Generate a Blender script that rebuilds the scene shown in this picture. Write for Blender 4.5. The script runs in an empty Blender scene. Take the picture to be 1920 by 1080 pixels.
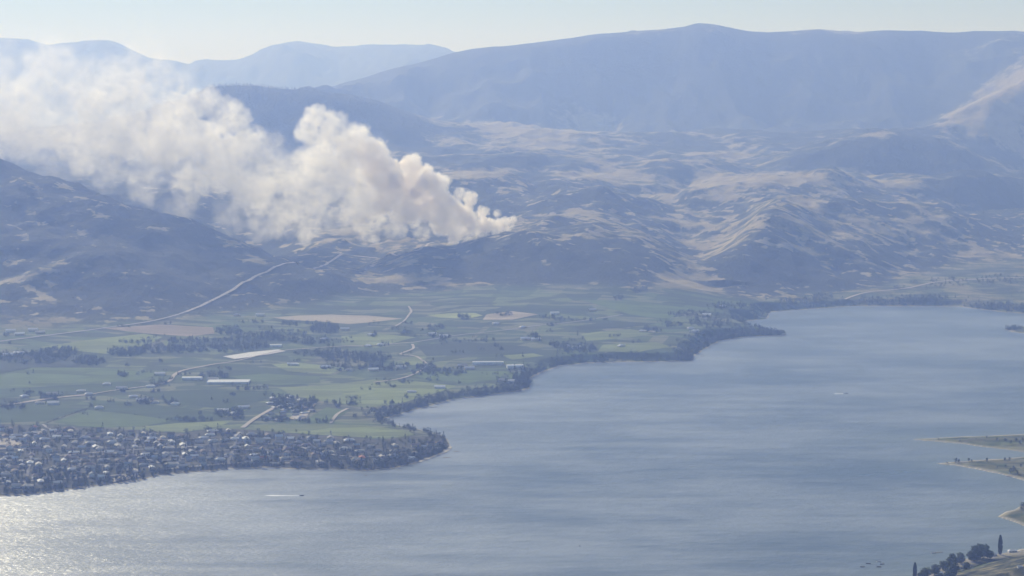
import bpy, bmesh, math, random
import numpy as np
from mathutils import Vector
from mathutils.geometry import delaunay_2d_cdt

random.seed(7)
RNG = np.random.default_rng(11)
S = bpy.context.scene
C = S.collection

# ------------------------------------------------------------------ camera
CAM_H = 700.0                       # metres above the lake
F_PX = 3500.0                       # focal length in pixels of a 1920 wide frame
PITCH = math.atan(360.0 / F_PX)     # the level line lies at y = 180 of 1080
cam_data = bpy.data.cameras.new('camera')
cam_data.sensor_width = 36.0
cam_data.lens = F_PX / 1920.0 * 36.0
cam_data.clip_start = 5.0
cam_data.clip_end = 120000.0
cam = bpy.data.objects.new('camera', cam_data)
cam.location = (0, 0, CAM_H)
cam.rotation_euler = (math.pi / 2 - PITCH, 0, 0)
C.objects.link(cam)
S.camera = cam

# ------------------------------------------------------------------ sky, sun, exposure
SUN_EL = math.radians(30.0)
SUN_AZ = math.radians(-28.0)        # from +Y, negative is left of the view
w = bpy.data.worlds.new('World'); S.world = w; w.use_nodes = True
nt = w.node_tree
bg = nt.nodes['Background']
sky = nt.nodes.new('ShaderNodeTexSky')
sky.sky_type = 'NISHITA'; sky.sun_disc = False
sky.sun_elevation = SUN_EL; sky.sun_rotation = SUN_AZ
sky.altitude = 900.0; sky.air_density = 1.0; sky.dust_density = 0.0; sky.ozone_density = 3.5
nt.links.new(sky.outputs[0], bg.inputs[0])
bg.inputs[1].default_value = 0.073
sun_d = bpy.data.lights.new('sun', 'SUN')
sun_d.energy = 4.8; sun_d.angle = math.radians(0.6); sun_d.color = (1.0, 0.982, 0.962)
sun = bpy.data.objects.new('sun', sun_d)
sdir = Vector((math.sin(SUN_AZ) * math.cos(SUN_EL), math.cos(SUN_AZ) * math.cos(SUN_EL), math.sin(SUN_EL)))
sun.rotation_euler = sdir.to_track_quat('Z', 'Y').to_euler()
sun.location = (-3000, 3000, 5000)
C.objects.link(sun)
S.view_settings.view_transform = 'Standard'
S.view_settings.look = 'None'
S.view_settings.gamma = 1.0
S.view_settings.use_curve_mapping = False
S.view_settings.exposure = -0.03
S.cycles.volume_bounces = 12
S.cycles.max_bounces = 14
S.cycles.volume_step_rate = 1.5
S.cycles.volume_max_steps = 512
S.cycles.use_denoising = True

HAZE_DENSITY = 1.14e-4
HAZE_COLOR = (0.305, 0.435, 0.88)

# ------------------------------------------------------------------ helpers
CP, SP = math.cos(PITCH), math.sin(PITCH)
def ray(px, py):
    cx = (np.asarray(px, float) - 960) / F_PX; cy = (540 - np.asarray(py, float)) / F_PX
    return cx, CP + cy * SP, -SP + cy * CP
def at_depth(px, py, Y):            # a bearing and a height angle at forward distance Y
    dx, dy, dz = ray(px, py); t = np.asarray(Y, float) / dy
    return dx * t, np.asarray(Y, float) + 0 * t, CAM_H + dz * t
def at_level(px, py, z):            # the same on a level plane
    dx, dy, dz = ray(px, py); t = (z - CAM_H) / dz
    return dx * t, dy * t
def project(x, y, z):
    d = y * CP - (z - CAM_H) * SP; u = y * SP + (z - CAM_H) * CP
    return 960 + F_PX * x / d, 540 - F_PX * u / d

_perm = np.random.default_rng(3).permutation(4096)
_ga = np.random.default_rng(4).random(4096) * 2 * np.pi
_gx, _gy = np.cos(_ga), np.sin(_ga)
def pn(x, y, seed=0):
    x = np.asarray(x, float); y = np.asarray(y, float)
    xi = np.floor(x).astype(np.int64); yi = np.floor(y).astype(np.int64)
    xf = x - xi; yf = y - yi
    u = xf * xf * xf * (xf * (xf * 6 - 15) + 10); v = yf * yf * yf * (yf * (yf * 6 - 15) + 10)
    def g(a, b, fx, fy):
        h = _perm[(_perm[(a + seed * 131) & 4095] + b) & 4095]
        return _gx[h] * fx + _gy[h] * fy
    a = g(xi, yi, xf, yf); b = g(xi + 1, yi, xf - 1, yf)
    c = g(xi, yi + 1, xf, yf - 1); d = g(xi + 1, yi + 1, xf - 1, yf - 1)
    return (a + u * (b - a) + v * ((c + u * (d - c)) - (a + u * (b - a)))) * 1.5
def fbm(x, y, s, octv=4, gain=0.5, seed=0):
    o = 0; a = 1.0; f = 1.0 / s
    for i in range(octv):
        o = o + a * pn(x * f + 17.3 * i, y * f - 9.1 * i, seed + i); a *= gain; f *= 2.03
    return o
def ridged(x, y, s, octv=4, gain=0.5, seed=0):
    o = 0; a = 1.0; f = 1.0 / s; tot = 0
    for i in range(octv):
        n = 1 - np.abs(pn(x * f + 7.7 * i, y * f + 3.3 * i, seed + i)) * 1.6
        o = o + a * n; tot += a; a *= gain; f *= 2.07
    return o / tot
def sstep(a, b, x):
    t = np.clip((x - a) / (b - a), 0, 1); return t * t * (3 - 2 * t)
def gsmooth(a, n):
    k = np.exp(-np.linspace(-2, 2, 2 * n + 1) ** 2); k /= k.sum()
    return np.convolve(np.pad(a, n, mode='edge'), k, mode='valid')

def inside(poly, x, y):
    x = np.asarray(x); y = np.asarray(y); r = np.zeros(x.shape, bool)
    n = len(poly)
    for i in range(n):
        x1, y1 = poly[i]; x2, y2 = poly[(i + 1) % n]
        if y1 == y2: continue
        c = ((y1 > y) != (y2 > y)) & (x < (x2 - x1) * (y - y1) / (y2 - y1) + x1)
        r ^= c
    return r
def dist_poly(poly, x, y):
    d = np.full(np.shape(x), 1e12)
    n = len(poly)
    for i in range(n):
        x1, y1 = poly[i]; x2, y2 = poly[(i + 1) % n]
        ex, ey = x2 - x1, y2 - y1; L = ex * ex + ey * ey + 1e-9
        t = np.clip(((x - x1) * ex + (y - y1) * ey) / L, 0, 1)
        d = np.minimum(d, (x - x1 - t * ex) ** 2 + (y - y1 - t * ey) ** 2)
    return np.sqrt(d)

def tag(o, label=None, cat=None, group=None, kind=None):
    if label: o['label'] = label
    if cat: o['category'] = cat
    if group: o['group'] = group
    if kind: o['kind'] = kind
    return o
def mesh_np(name, V, Fq, mat=None, smooth=False):
    me = bpy.data.meshes.new(name)
    V = np.asarray(V, np.float32); Fq = np.asarray(Fq, np.int32)
    n = Fq.shape[1]
    me.vertices.add(len(V)); me.vertices.foreach_set('co', V.ravel())
    me.loops.add(Fq.size); me.loops.foreach_set('vertex_index', Fq.ravel())
    me.polygons.add(len(Fq)); me.polygons.foreach_set('loop_start', np.arange(0, Fq.size, n, dtype=np.int32))
    me.update(calc_edges=True)
    me.polygons.foreach_set('use_smooth', np.full(len(Fq), smooth))
    if mat: me.materials.append(mat)
    return me
def mesh_py(name, V, Fs, mats=(), fmat=None, smooth=False):
    me = bpy.data.meshes.new(name); me.from_pydata([tuple(v) for v in V], [], [tuple(f) for f in Fs])
    for m in mats: me.materials.append(m)
    if fmat is not None:
        for p, k in zip(me.polygons, fmat): p.material_index = k
    if smooth:
        for p in me.polygons: p.use_smooth = True
    me.update(); return me
def link(name, me, parent=None, loc=(0, 0, 0), rz=0.0, sc=1.0):
    o = bpy.data.objects.new(name, me); C.objects.link(o)
    o.location = loc; o.rotation_euler = (0, 0, rz)
    o.scale = (sc, sc, sc) if not hasattr(sc, '__len__') else sc
    if parent: o.parent = parent
    return o

# ------------------------------------------------------------------ materials
def new_mat(name):
    m = bpy.data.materials.new(name); m.use_nodes = True
    return m, m.node_tree, m.node_tree.nodes['Principled BSDF']
def nd(t, typ, **kw):
    n = t.nodes.new(typ)
    for k, v in kw.items():
        setattr(n, k, v)
    return n
def noise(t, vec, scale, detail=4, rough=0.55):
    n = nd(t, 'ShaderNodeTexNoise'); n.inputs['Scale'].default_value = scale
    n.inputs['Detail'].default_value = detail; n.inputs['Roughness'].default_value = rough
    t.links.new(vec, n.inputs['Vector']); return n.outputs['Fac']
def ramp(t, fac, stops, interp='LINEAR'):
    r = nd(t, 'ShaderNodeValToRGB'); r.color_ramp.interpolation = interp
    e = r.color_ramp.elements
    while len(e) < len(stops): e.new(0.5)
    for i, (p, c) in enumerate(stops):
        e[i].position = p; e[i].color = (c[0], c[1], c[2], 1) if hasattr(c, '__len__') else (c, c, c, 1)
    t.links.new(fac, r.inputs['Fac']); return r.outputs['Color']
def mix(t, fac, a, b, blend='MIX'):
    n = nd(t, 'ShaderNodeMix', data_type='RGBA', blend_type=blend)
    for sock, val in ((0, fac), (6, a), (7, b)):
        if hasattr(val, 'is_linked'): t.links.new(val, n.inputs[sock])
        else: n.inputs[sock].default_value = (val if sock == 0 else (val[0], val[1], val[2], 1))
    return n.outputs[2]
def math_n(t, op, a, b=None, c=None, clamp=False):
    n = nd(t, 'ShaderNodeMath', operation=op, use_clamp=clamp)
    for i, v in enumerate((a, b, c)):
        if v is None: continue
        if hasattr(v, 'is_linked'): t.links.new(v, n.inputs[i])
        else: n.inputs[i].default_value = v
    return n.outputs[0]
def mapping(t, vec, scale=(1, 1, 1), rot=(0, 0, 0)):
    n = nd(t, 'ShaderNodeMapping'); n.inputs['Scale'].default_value = scale; n.inputs['Rotation'].default_value = rot
    t.links.new(vec, n.inputs['Vector']); return n.outputs['Vector']
def pos(t):
    return nd(t, 'ShaderNodeNewGeometry').outputs['Position']
def attr(t, name):
    return nd(t, 'ShaderNodeAttribute', attribute_name=name).outputs['Fac']

def terrain_material():
    m, t, b = new_mat('hillside_ground')
    P = pos(t)
    n1 = noise(t, P, 0.012, 6, 0.6); n2 = noise(t, P, 0.05, 4, 0.6)
    n3 = noise(t, P, 0.003, 3)
    dry = ramp(t, n1, [(0.3, (0.26, 0.215, 0.115)), (0.55, (0.38, 0.315, 0.18)), (0.75, (0.47, 0.40, 0.245))])
    wood = ramp(t, n2, [(0.3, (0.016, 0.022, 0.017)), (0.6, (0.032, 0.040, 0.026)), (0.8, (0.060, 0.062, 0.040))])
    cov = math_n(t, 'ADD', attr(t, 'cover'), math_n(t, 'MULTIPLY', math_n(t, 'SUBTRACT', n2, 0.5), 0.6))
    cov = math_n(t, 'ADD', cov, math_n(t, 'MULTIPLY', math_n(t, 'SUBTRACT', n1, 0.5), 0.7))
    scrub = ramp(t, n2, [(0.3, (0.075, 0.080, 0.042)), (0.7, (0.145, 0.135, 0.075))])
    hill = mix(t, ramp(t, cov, [(0.30, 0.0), (0.50, 1.0)]), dry, scrub)
    hill = mix(t, ramp(t, cov, [(0.50, 0.0), (0.68, 1.0)]), hill, wood)
    # cultivated valley floor: blocks of vines, orchard, hay and bare soil
    vv = mapping(t, P, (0.0088, 0.0058, 0.0), (0, 0, 0.35))
    vor = nd(t, 'ShaderNodeTexVoronoi'); vor.inputs['Scale'].default_value = 1.0; vor.inputs['Randomness'].default_value = 0.75
    vor.distance = 'CHEBYCHEV'
    t.links.new(vv, vor.inputs['Vector'])
    sepc = nd(t, 'ShaderNodeSeparateColor'); t.links.new(vor.outputs['Color'], sepc.inputs[0])
    field = ramp(t, sepc.outputs[0], [(0.0, (0.042, 0.074, 0.030)), (0.2, (0.095, 0.140, 0.048)), (0.42, (0.060, 0.098, 0.036)),
                                      (0.55, (0.185, 0.225, 0.090)), (0.70, (0.11, 0.165, 0.060)), (0.82, (0.235, 0.225, 0.14)), (0.92, (0.075, 0.10, 0.045))], 'CONSTANT')
    field = mix(t, math_n(t, 'MULTIPLY', n2, 0.5), field, (0.075, 0.10, 0.05))
    st = nd(t, 'ShaderNodeTexVoronoi'); st.inputs['Scale'].default_value = 1.0; st.distance = 'CHEBYCHEV'
    t.links.new(mapping(t, P, (0.009, 0.030, 0.0), (0, 0, 0.3)), st.inputs['Vector'])
    seps = nd(t, 'ShaderNodeSeparateColor'); t.links.new(st.outputs['Color'], seps.inputs[0])
    field = mix(t, ramp(t, seps.outputs[0], [(0.0, 0.75), (0.3, 0.0), (0.72, 0.0), (0.73, 0.7)], 'CONSTANT'), field, mix(t, ramp(t, seps.outputs[1], [(0.0, 0.0), (0.62, 1.0)], 'CONSTANT'), (0.030, 0.045, 0.026), (0.21, 0.22, 0.125)))
    rows = noise(t, mapping(t, P, (0.010, 0.075, 0.0), (0, 0, 0.25)), 1.0, 3)
    field = mix(t, ramp(t, rows, [(0.42, 0.0), (0.62, 0.55)]), field, (0.055, 0.08, 0.042))
    edge = ramp(t, sepc.outputs[1], [(0.0, 0.0), (1.0, 0.0)])
    base = mix(t, attr(t, 'plain'), hill, field)
    town = ramp(t, n2, [(0.35, (0.04, 0.05, 0.03)), (0.6, (0.09, 0.085, 0.065)), (0.75, (0.20, 0.18, 0.15))])
    base = mix(t, attr(t, 'town'), base, town)
    sand = ramp(t, n2, [(0.3, (0.36, 0.32, 0.25)), (0.7, (0.52, 0.48, 0.40))])
    base = mix(t, attr(t, 'sand'), base, sand)
    t.links.new(base, b.inputs['Base Color'])
    b.inputs['Roughness'].default_value = 0.95; b.inputs['Specular IOR Level'].default_value = 0.1
    bp = nd(t, 'ShaderNodeBump'); bp.inputs['Strength'].default_value = 0.9; bp.inputs['Distance'].default_value = 5.0
    h = math_n(t, 'ADD', math_n(t, 'MULTIPLY', n1, 2.0), n2)
    h = math_n(t, 'MULTIPLY', h, math_n(t, 'SUBTRACT', 1.0, math_n(t, 'MULTIPLY', attr(t, 'plain'), 0.95)))
    t.links.new(h, bp.inputs['Height']); t.links.new(bp.outputs[0], b.inputs['Normal'])
    return m
M_TERRAIN = terrain_material()

def plain_mat(name, col, rough=0.9, var=0.25, scale=0.08, spec=0.2):
    m, t, b = new_mat(name)
    n = noise(t, pos(t), scale, 4)
    lo = tuple(c * (1 - var) for c in col); hi = tuple(min(1, c * (1 + var)) for c in col)
    t.links.new(ramp(t, n, [(0.3, lo), (0.7, hi)]), b.inputs['Base Color'])
    b.inputs['Roughness'].default_value = rough; b.inputs['Specular IOR Level'].default_value = spec
    return m
def leaf_mat(name, a, bcol):
    m, t, b = new_mat(name)
    oi = nd(t, 'ShaderNodeObjectInfo').outputs['Random']
    n = noise(t, pos(t), 0.11, 3)
    f = math_n(t, 'ADD', math_n(t, 'MULTIPLY', oi, 0.45), math_n(t, 'MULTIPLY', n, 0.75))
    t.links.new(ramp(t, f, [(0.25, a), (0.85, bcol)]), b.inputs['Base Color'])
    b.inputs['Roughness'].default_value = 0.75; b.inputs['Specular IOR Level'].default_value = 0.15
    b.inputs['Subsurface Weight'].default_value = 0.0
    return m
M_LEAF = leaf_mat('broad_leaves', (0.016, 0.026, 0.013), (0.085, 0.112, 0.044))
M_PINE = leaf_mat('conifer_needles', (0.013, 0.021, 0.014), (0.032, 0.044, 0.026))
M_PALE = leaf_mat('silvery_leaves', (0.07, 0.09, 0.05), (0.14, 0.16, 0.09))
M_BARK = plain_mat('bark', (0.10, 0.075, 0.055), 0.95)
M_SAND = plain_mat('pale_sand', (0.50, 0.46, 0.38))
M_ROAD = plain_mat('pale_asphalt', (0.30, 0.29, 0.28), 0.85, 0.15)
M_STREET = plain_mat('dark_asphalt', (0.17, 0.165, 0.16), 0.9, 0.25)
M_DIRT = plain_mat('dry_dirt', (0.44, 0.39, 0.32), 0.95, 0.2)
M_WHITE = plain_mat('white_plastic_sheeting', (0.80, 0.80, 0.79), 0.5, 0.06, 0.3, 0.4)
M_FOAM = plain_mat('white_foam', (0.80, 0.82, 0.83), 0.7, 0.1, 0.4)
M_HULL = plain_mat('white_hull', (0.8, 0.8, 0.8), 0.3, 0.03, 1.0, 0.5)
M_DARK = plain_mat('dark_hull', (0.05, 0.06, 0.08), 0.4, 0.1, 1.0, 0.4)
M_GLASS = plain_mat('tinted_glass', (0.04, 0.06, 0.08), 0.1, 0.1, 1.0, 0.5)
M_WOOD = plain_mat('weathered_planks', (0.28, 0.24, 0.19), 0.9)
WALLS = [plain_mat('wall_cream', (0.55, 0.50, 0.42)), plain_mat('wall_white', (0.72, 0.71, 0.69)), plain_mat('wall_tan', (0.40, 0.33, 0.26)), plain_mat('wall_grey', (0.36, 0.37, 0.38))]
ROOFS = [plain_mat('roof_grey_shingle', (0.30, 0.30, 0.31), 0.8), plain_mat('roof_brown_shingle', (0.17, 0.13, 0.11), 0.8), plain_mat('roof_pale_metal', (0.50, 0.51, 0.53), 0.72, 0.08, 0.2, 0.5),
         plain_mat('roof_white_membrane', (0.72, 0.72, 0.72), 0.75, 0.05, 0.2, 0.4), plain_mat('roof_red_tile', (0.32, 0.12, 0.085), 0.8), plain_mat('roof_beige_shingle', (0.50, 0.46, 0.40), 0.8)]
ROOF_WORD = ['grey', 'brown', 'pale', 'white', 'red', 'beige']

def field_mat(name, col, dark, ang, period=0.07):
    m, t, b = new_mat(name)
    P = pos(t)
    n = noise(t, P, 0.02, 4); r = noise(t, mapping(t, P, (0.012, period, 0.0), (0, 0, ang)), 1.0, 2)
    c = mix(t, ramp(t, n, [(0.3, 0.0), (0.75, 0.6)]), col, dark)
    c = mix(t, ramp(t, r, [(0.45, 0.0), (0.65, 0.5)]), c, dark)
    v = nd(t, 'ShaderNodeTexVoronoi'); v.inputs['Scale'].default_value = 1.0; v.distance = 'CHEBYCHEV'
    t.links.new(mapping(t, P, (0.005, 0.019, 0.0), (0, 0, ang)), v.inputs['Vector'])
    sp = nd(t, 'ShaderNodeSeparateColor'); t.links.new(v.outputs['Color'], sp.inputs[0])
    hv = nd(t, 'ShaderNodeHueSaturation'); t.links.new(c, hv.inputs['Color']); t.links.new(math_n(t, 'ADD', math_n(t, 'MULTIPLY', sp.outputs[0], 0.45), 0.74), hv.inputs['Value'])
    t.links.new(hv.outputs[0], b.inputs['Base Color']); b.inputs['Roughness'].default_value = 0.95; b.inputs['Specular IOR Level'].default_value = 0.1
    return m
FM = {
 'light': field_mat('pale_green_crop', (0.215, 0.255, 0.095), (0.145, 0.185, 0.068), 0.3),
 'green': field_mat('green_vines', (0.115, 0.165, 0.055), (0.070, 0.110, 0.038), 0.2),
 'deep': field_mat('deep_green_vines', (0.050, 0.086, 0.032), (0.034, 0.060, 0.025), 0.35),
 'tan': field_mat('bare_soil', (0.42, 0.36, 0.27), (0.33, 0.28, 0.20), 0.25),
 'pink': field_mat('reddish_soil', (0.36, 0.28, 0.215), (0.28, 0.24, 0.17), 0.3),
 'lime': field_mat('bright_hay', (0.33, 0.37, 0.14), (0.26, 0.30, 0.12), 0.2),
 'blue': field_mat('dark_orchard', (0.045, 0.065, 0.04), (0.03, 0.045, 0.03), 0.3, 0.12),
}

# ------------------------------------------------------------------ terrain
PX = np.arange(-560, 2481, 4.0)
R = (PX - 960) / F_PX / CP * 1.0                    # x / y of each column
ROWS = np.concatenate([np.arange(2300, 7600, 9.0), np.arange(7600, 11800, 18.0), np.arange(11800, 15600, 26.0), np.arange(15600, 21000, 180.0), np.arange(21000, 27001, 100.0)])

def curve(pts, sm=6):
    p = np.array(pts, float); x, y, z = at_depth(p[:, 0], p[:, 1], p[:, 2]); r = x / y
    o = np.argsort(r)
    return [gsmooth(np.interp(R, r[o], v[o]), sm) for v in (y, z)]
def curve_z(pts, sm=6):              # px, py, z instead of distance
    p = np.array(pts, float); x, y = at_level(p[:, 0], p[:, 1], p[:, 2]); r = x / y
    o = np.argsort(r)
    return [gsmooth(np.interp(R, r[o], v[o]), sm) for v in (y, p[:, 2])]

K1 = curve_z([(-560, 650, 55), (0, 618, 55), (200, 603, 60), (350, 590, 62), (500, 580, 62), (650, 562, 66), (800, 548, 72), (860, 536, 85), (1000, 534, 90), (1150, 534, 88), (1250, 540, 75),
              (1340, 556, 50), (1420, 560, 30), (1500, 557, 22), (1580, 551, 20), (1640, 538, 26), (1700, 517, 34), (1800, 497, 40), (1920, 486, 45), (2480, 470, 60)])
K2 = curve([(-560, 215, 6950), (-200, 262, 6850), (0, 306, 6750), (100, 335, 6650), (200, 354, 6550), (300, 395, 6450), (400, 432, 6350), (480, 458, 6250), (540, 486, 6150), (600, 497, 6150),
            (700, 482, 6400), (800, 466, 6500), (850, 457, 6600), (900, 450, 6600), (950, 440, 6700), (1050, 418, 6800), (1120, 415, 6800), (1200, 432, 6800), (1245, 460, 6700), (1275, 478, 6750),
            (1310, 488, 6750), (1350, 474, 6850), (1385, 442, 7050), (1405, 418, 7200), (1430, 388, 7400), (1455, 372, 7550), (1500, 378, 7700), (1560, 375, 7900), (1650, 385, 8000), (1750, 395, 8300),
            (1850, 402, 8500), (1920, 398, 8700), (2100, 380, 8800), (2480, 330, 9000)], 9)
K4 = curve([(-560, 300, 8200), (300, 330, 8300), (600, 340, 8300), (750, 330, 8400), (850, 320, 8500), (950, 330, 8500), (1000, 350, 8300), (1060, 343, 8300), (1130, 350, 8300), (1200, 370, 8300), (1270, 372, 8500),
            (1300, 345, 8900), (1400, 330, 9050), (1500, 322, 9050), (1560, 320, 9050), (1650, 335, 9250), (1750, 332, 9350), (1850, 330, 9450), (1920, 340, 9500), (2480, 300, 9800)], 4)
K6 = curve([(-560, 290, 9600), (600, 300, 9600), (750, 288, 9700), (900, 285, 9700), (1000, 290, 9700), (1150, 300, 9700), (1300, 300, 9800), (1420, 300, 10000), (1500, 285, 10200), (1600, 255, 10300), (1680, 241, 10300),
            (1760, 250, 10300), (1830, 285, 10300), (1900, 325, 10300), (1960, 330, 10400), (2480, 300, 10600)], 5)
K8 = curve([(-560, 280, 11000), (0, 258, 11000), (200, 230, 11000), (300, 203, 11000), (350, 184, 11000), (392, 166, 11000), (450, 160, 11000), (520, 166, 11000), (600, 170, 11000), (700, 190, 11200), (800, 220, 11400), (950, 240, 11500), (1300, 250, 11500),
            (1650, 245, 11500), (1735, 238, 11500), (1800, 205, 11600), (1860, 172, 11600), (1920, 145, 11700), (2100, 100, 11800), (2480, 60, 12000)], 4)
K10 = curve([(-560, 310, 14500), (0, 300, 14500), (300, 270, 14500), (600, 165, 14500), (700, 141, 14500), (780, 118, 14500), (850, 98, 14500), (930, 88, 14500), (1020, 77, 14500), (1130, 62, 14500), (1200, 58, 14500), (1280, 50, 14500),
             (1308, 41, 14500), (1340, 44, 14500), (1400, 57, 14500), (1440, 61, 14500), (1540, 55, 14500), (1600, 60, 14500), (1700, 58, 14500), (1850, 58, 14500), (1920, 61, 14500), (2480, 90, 14500)], 2)
K12 = curve([(-560, 130, 24000), (-200, 95, 24000), (0, 70, 24000), (40, 72, 24000), (90, 88, 24000), (150, 80, 24000), (190, 78, 24000), (230, 86, 24000), (280, 108, 24000), (330, 115, 24000), (352, 122, 24000), (382, 112, 24000),
             (450, 105, 24000), (510, 86, 24000), (560, 78, 24000), (640, 87, 24000), (760, 83, 24000), (810, 88, 24000), (850, 100, 24000), (1000, 120, 24000), (2480, 130, 24000)], 2)
wl = 1 - sstep(500, 650, PX)
knots = [
    (np.full_like(R, 2000.), np.full_like(R, 4.)), (np.full_like(R, 4300.), np.full_like(R, 5.)), K1, K2,
    (K2[0] + 450, K2[1] - 25 - 60 * wl), K4, (K4[0] + 450, K4[1] - 14), K6, (K6[0] + 420, K6[1] - 18),
    K8, (np.full_like(R, 12500.), K8[1] - 45), K10, (np.full_like(R, 17500.), K10[1] - 320), K12, (np.full_like(R, 27200.), K12[1] - 260)]
KY = np.stack([k[0] for k in knots], 1); KZ = np.stack([k[1] for k in knots], 1)
# the right-hand valley floor starts further up, keep the knots in order
KY = np.maximum.accumulate(KY + np.arange(KY.shape[1]) * 0.01, axis=1)
def pchip_cols(KY, KZ, rows):
    h = np.diff(KY, axis=1); h = np.maximum(h, 30.0); dl = np.diff(KZ, axis=1) / h
    d = np.zeros_like(KZ)
    a, b = dl[:, :-1], dl[:, 1:]; same = a * b > 0
    w1 = 2 * h[:, 1:] + h[:, :-1]; w2 = h[:, 1:] + 2 * h[:, :-1]
    with np.errstate(divide='ignore', invalid='ignore'):
        hm = (w1 + w2) / (w1 / a + w2 / b)
    d[:, 1:-1] = np.where(same, hm, 0.0)
    out = np.zeros((len(rows), len(KY)))
    for c in range(len(KY)):
        k = np.clip(np.searchsorted(KY[c], rows) - 1, 0, KY.shape[1] - 2)
        t = np.clip((rows - KY[c, k]) / h[c, k], 0, 1)
        z0, z1 = KZ[c, k], KZ[c, k + 1]; m0, m1 = d[c, k] * h[c, k], d[c, k + 1] * h[c, k]
        out[:, c] = (2 * t ** 3 - 3 * t ** 2 + 1) * z0 + (t ** 3 - 2 * t ** 2 + t) * m0 + (-2 * t ** 3 + 3 * t ** 2) * z1 + (t ** 3 - t ** 2) * m1
    return out
Z = pchip_cols(KY, KZ, ROWS)
GY = np.repeat(ROWS[:, None], len(R), 1); GX = GY * R[None, :]
foot = np.repeat(K1[0][None, :], len(ROWS), 0)
hillw = sstep(-50, 450, GY - foot)
# gullies, knolls and benches on the hills
def near(Kc, width): return np.exp(-((GY - Kc[0][None, :]) / width) ** 2)
keep = 1 - 0.75 * near(K10, 500) - 0.8 * near(K12, 900) - 0.6 * near(K8, 220)
big = (ridged(GX, GY, 950, 2, 0.4, 1) - 0.62) * 85 + fbm(GX, GY * 0.8, 520, 3, 0.45, 2) * 18
med = fbm(GX * 1.1, GY * 0.7, 260, 3, 0.5, 9) * 15 + (ridged(GX, GY * 0.8, 380, 3, 0.45, 12) - 0.6) * 26
fine = fbm(GX, GY, 110, 3, 0.5, 21) * 5.0
keep = keep * (1 - 0.55 * np.exp(-((GX / GY * F_PX * CP + 960 - 1365) / 60) ** 2) * (GY > 6400) * (GY < 7700))
farw = sstep(11500, 13000, GY)
Z = Z + hillw * keep * (big * (0.55 + 0.5 * farw) + med * (1 - 0.3 * farw) + fine * (1 - 0.5 * farw))
gul = (ridged(GX, GY * 0.35, 1400, 4, 0.5, 31) - 0.6) * 260
Z += farw * keep * gul * sstep(0, 1, (1 - near(K10, 700)))
plain = 1 - sstep(-120, 130, GY - foot + fbm(GX, GY, 400, 3, 0.5, 5) * 110)
Z += plain * fbm(GX, GY, 350, 2, 0.5, 15) * 1.2

# shorelines, traced as waterlines at level zero
def L(pts): 
    p = np.array(pts, float); x, y = at_level(p[:, 0], p[:, 1], 0.0); return list(zip(x, y))
west = [(-700, 1040), (-300, 972), (-100, 944), (0, 931), (60, 927), (130, 918), (200, 909), (260, 902), (300, 891), (360, 886), (420, 880), (500, 877), (560, 880), (640, 881), (690, 883), (740, 878), (780, 869),
        (815, 856), (846, 840), (842, 826), (836, 818), (800, 808), (760, 800), (735, 794), (722, 787), (738, 780), (775, 770), (800, 763), (820, 757), (850, 749), (900, 743), (950, 737), (992, 729), (996, 720), (992, 710),
        (1010, 701), (1030, 693), (1050, 686), (1100, 681), (1160, 679), (1298, 677), (1302, 668), (1312, 660), (1330, 650), (1350, 639), (1400, 631), (1478, 628), (1440, 620), (1405, 612), (1398, 602), (1440, 598), (1445, 585),
        (1500, 581), (1560, 577), (1600, 574), (1700, 574), (1800, 575), (1830, 579), (1880, 585), (1920, 588), (2100, 600), (2600, 640), (2600, 300), (-700, 300)]
SHORE_W = L(west)
# above the waterline the land polygon runs far inland
SHORE_W[-2] = (16000.0, 29000.0); SHORE_W[-1] = (-16000.0, 29000.0)
SPITS = [L([(1698, 824), (1740, 822), (1800, 819), (1860, 817), (1920, 814), (2300, 800), (2300, 880), (1980, 857), (1920, 848), (1850, 839), (1800, 832), (1740, 827)]),
         L([(1752, 869), (1780, 867), (1830, 863), (1880, 860), (1920, 856), (2300, 840), (2300, 950), (1980, 915), (1920, 901), (1880, 890), (1830, 879), (1790, 873)]),
         L([(1870, 969), (1885, 960), (1900, 955), (1920, 948), (2300, 900), (2300, 1060), (1920, 987), (1895, 976)]),
         L([(1884, 617), (1900, 614), (1930, 611), (2300, 600), (2300, 640), (1930, 627), (1900, 623)])]
NEAR = L([(1655, 1100), (1700, 1083), (1730, 1072), (1770, 1060), (1800, 1050), (1850, 1040), (1900, 1034), (1960, 1020), (2100, 985), (2480, 930), (2480, 1200), (1600, 1200), (1600, 1120)])
LANDS = [SHORE_W] + SPITS + [NEAR]
sd = np.full(GX.shape, -1e6)
sel = GY < 8500
for pl in LANDS:
    s = np.where(inside(pl, GX[sel], GY[sel]), 1.0, -1.0) * dist_poly(pl, GX[sel], GY[sel])
    sd[sel] = np.maximum(sd[sel], s)
sd[~sel] = 5000
sdn = sd + fbm(GX, GY, 60, 3, 0.5, 41) * 4.5
bank = np.clip(sdn * 0.12, -6.0, 1.0) + sstep(4, 60, sdn) * 2.0
low = np.where(sdn < 60, np.minimum(Z, bank), Z)
Z = np.where(sdn < 60, low + (np.maximum(Z, 0) - low) * sstep(20, 60, sdn) * (Z > bank), Z)
Z = np.where(sdn <= 0, bank, Z)
# the dry slope that comes down from the right foreground
nd_ = np.where(inside(NEAR, GX, GY), dist_poly(NEAR, GX, GY), 0.0) * (GY < 3600)
brk = np.maximum(0, nd_ - 45)
Z += brk * 0.33 + sstep(10, 60, brk) * (fbm(GX, GY, 60, 3, 0.5, 55) * 3.0)
# spits are low
for sp in SPITS:
    q = inside(sp, GX, GY) & sel
    Z[q] = np.minimum(Z[q], 1.0 + 1.2 * sstep(5, 40, sd[q]))

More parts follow.
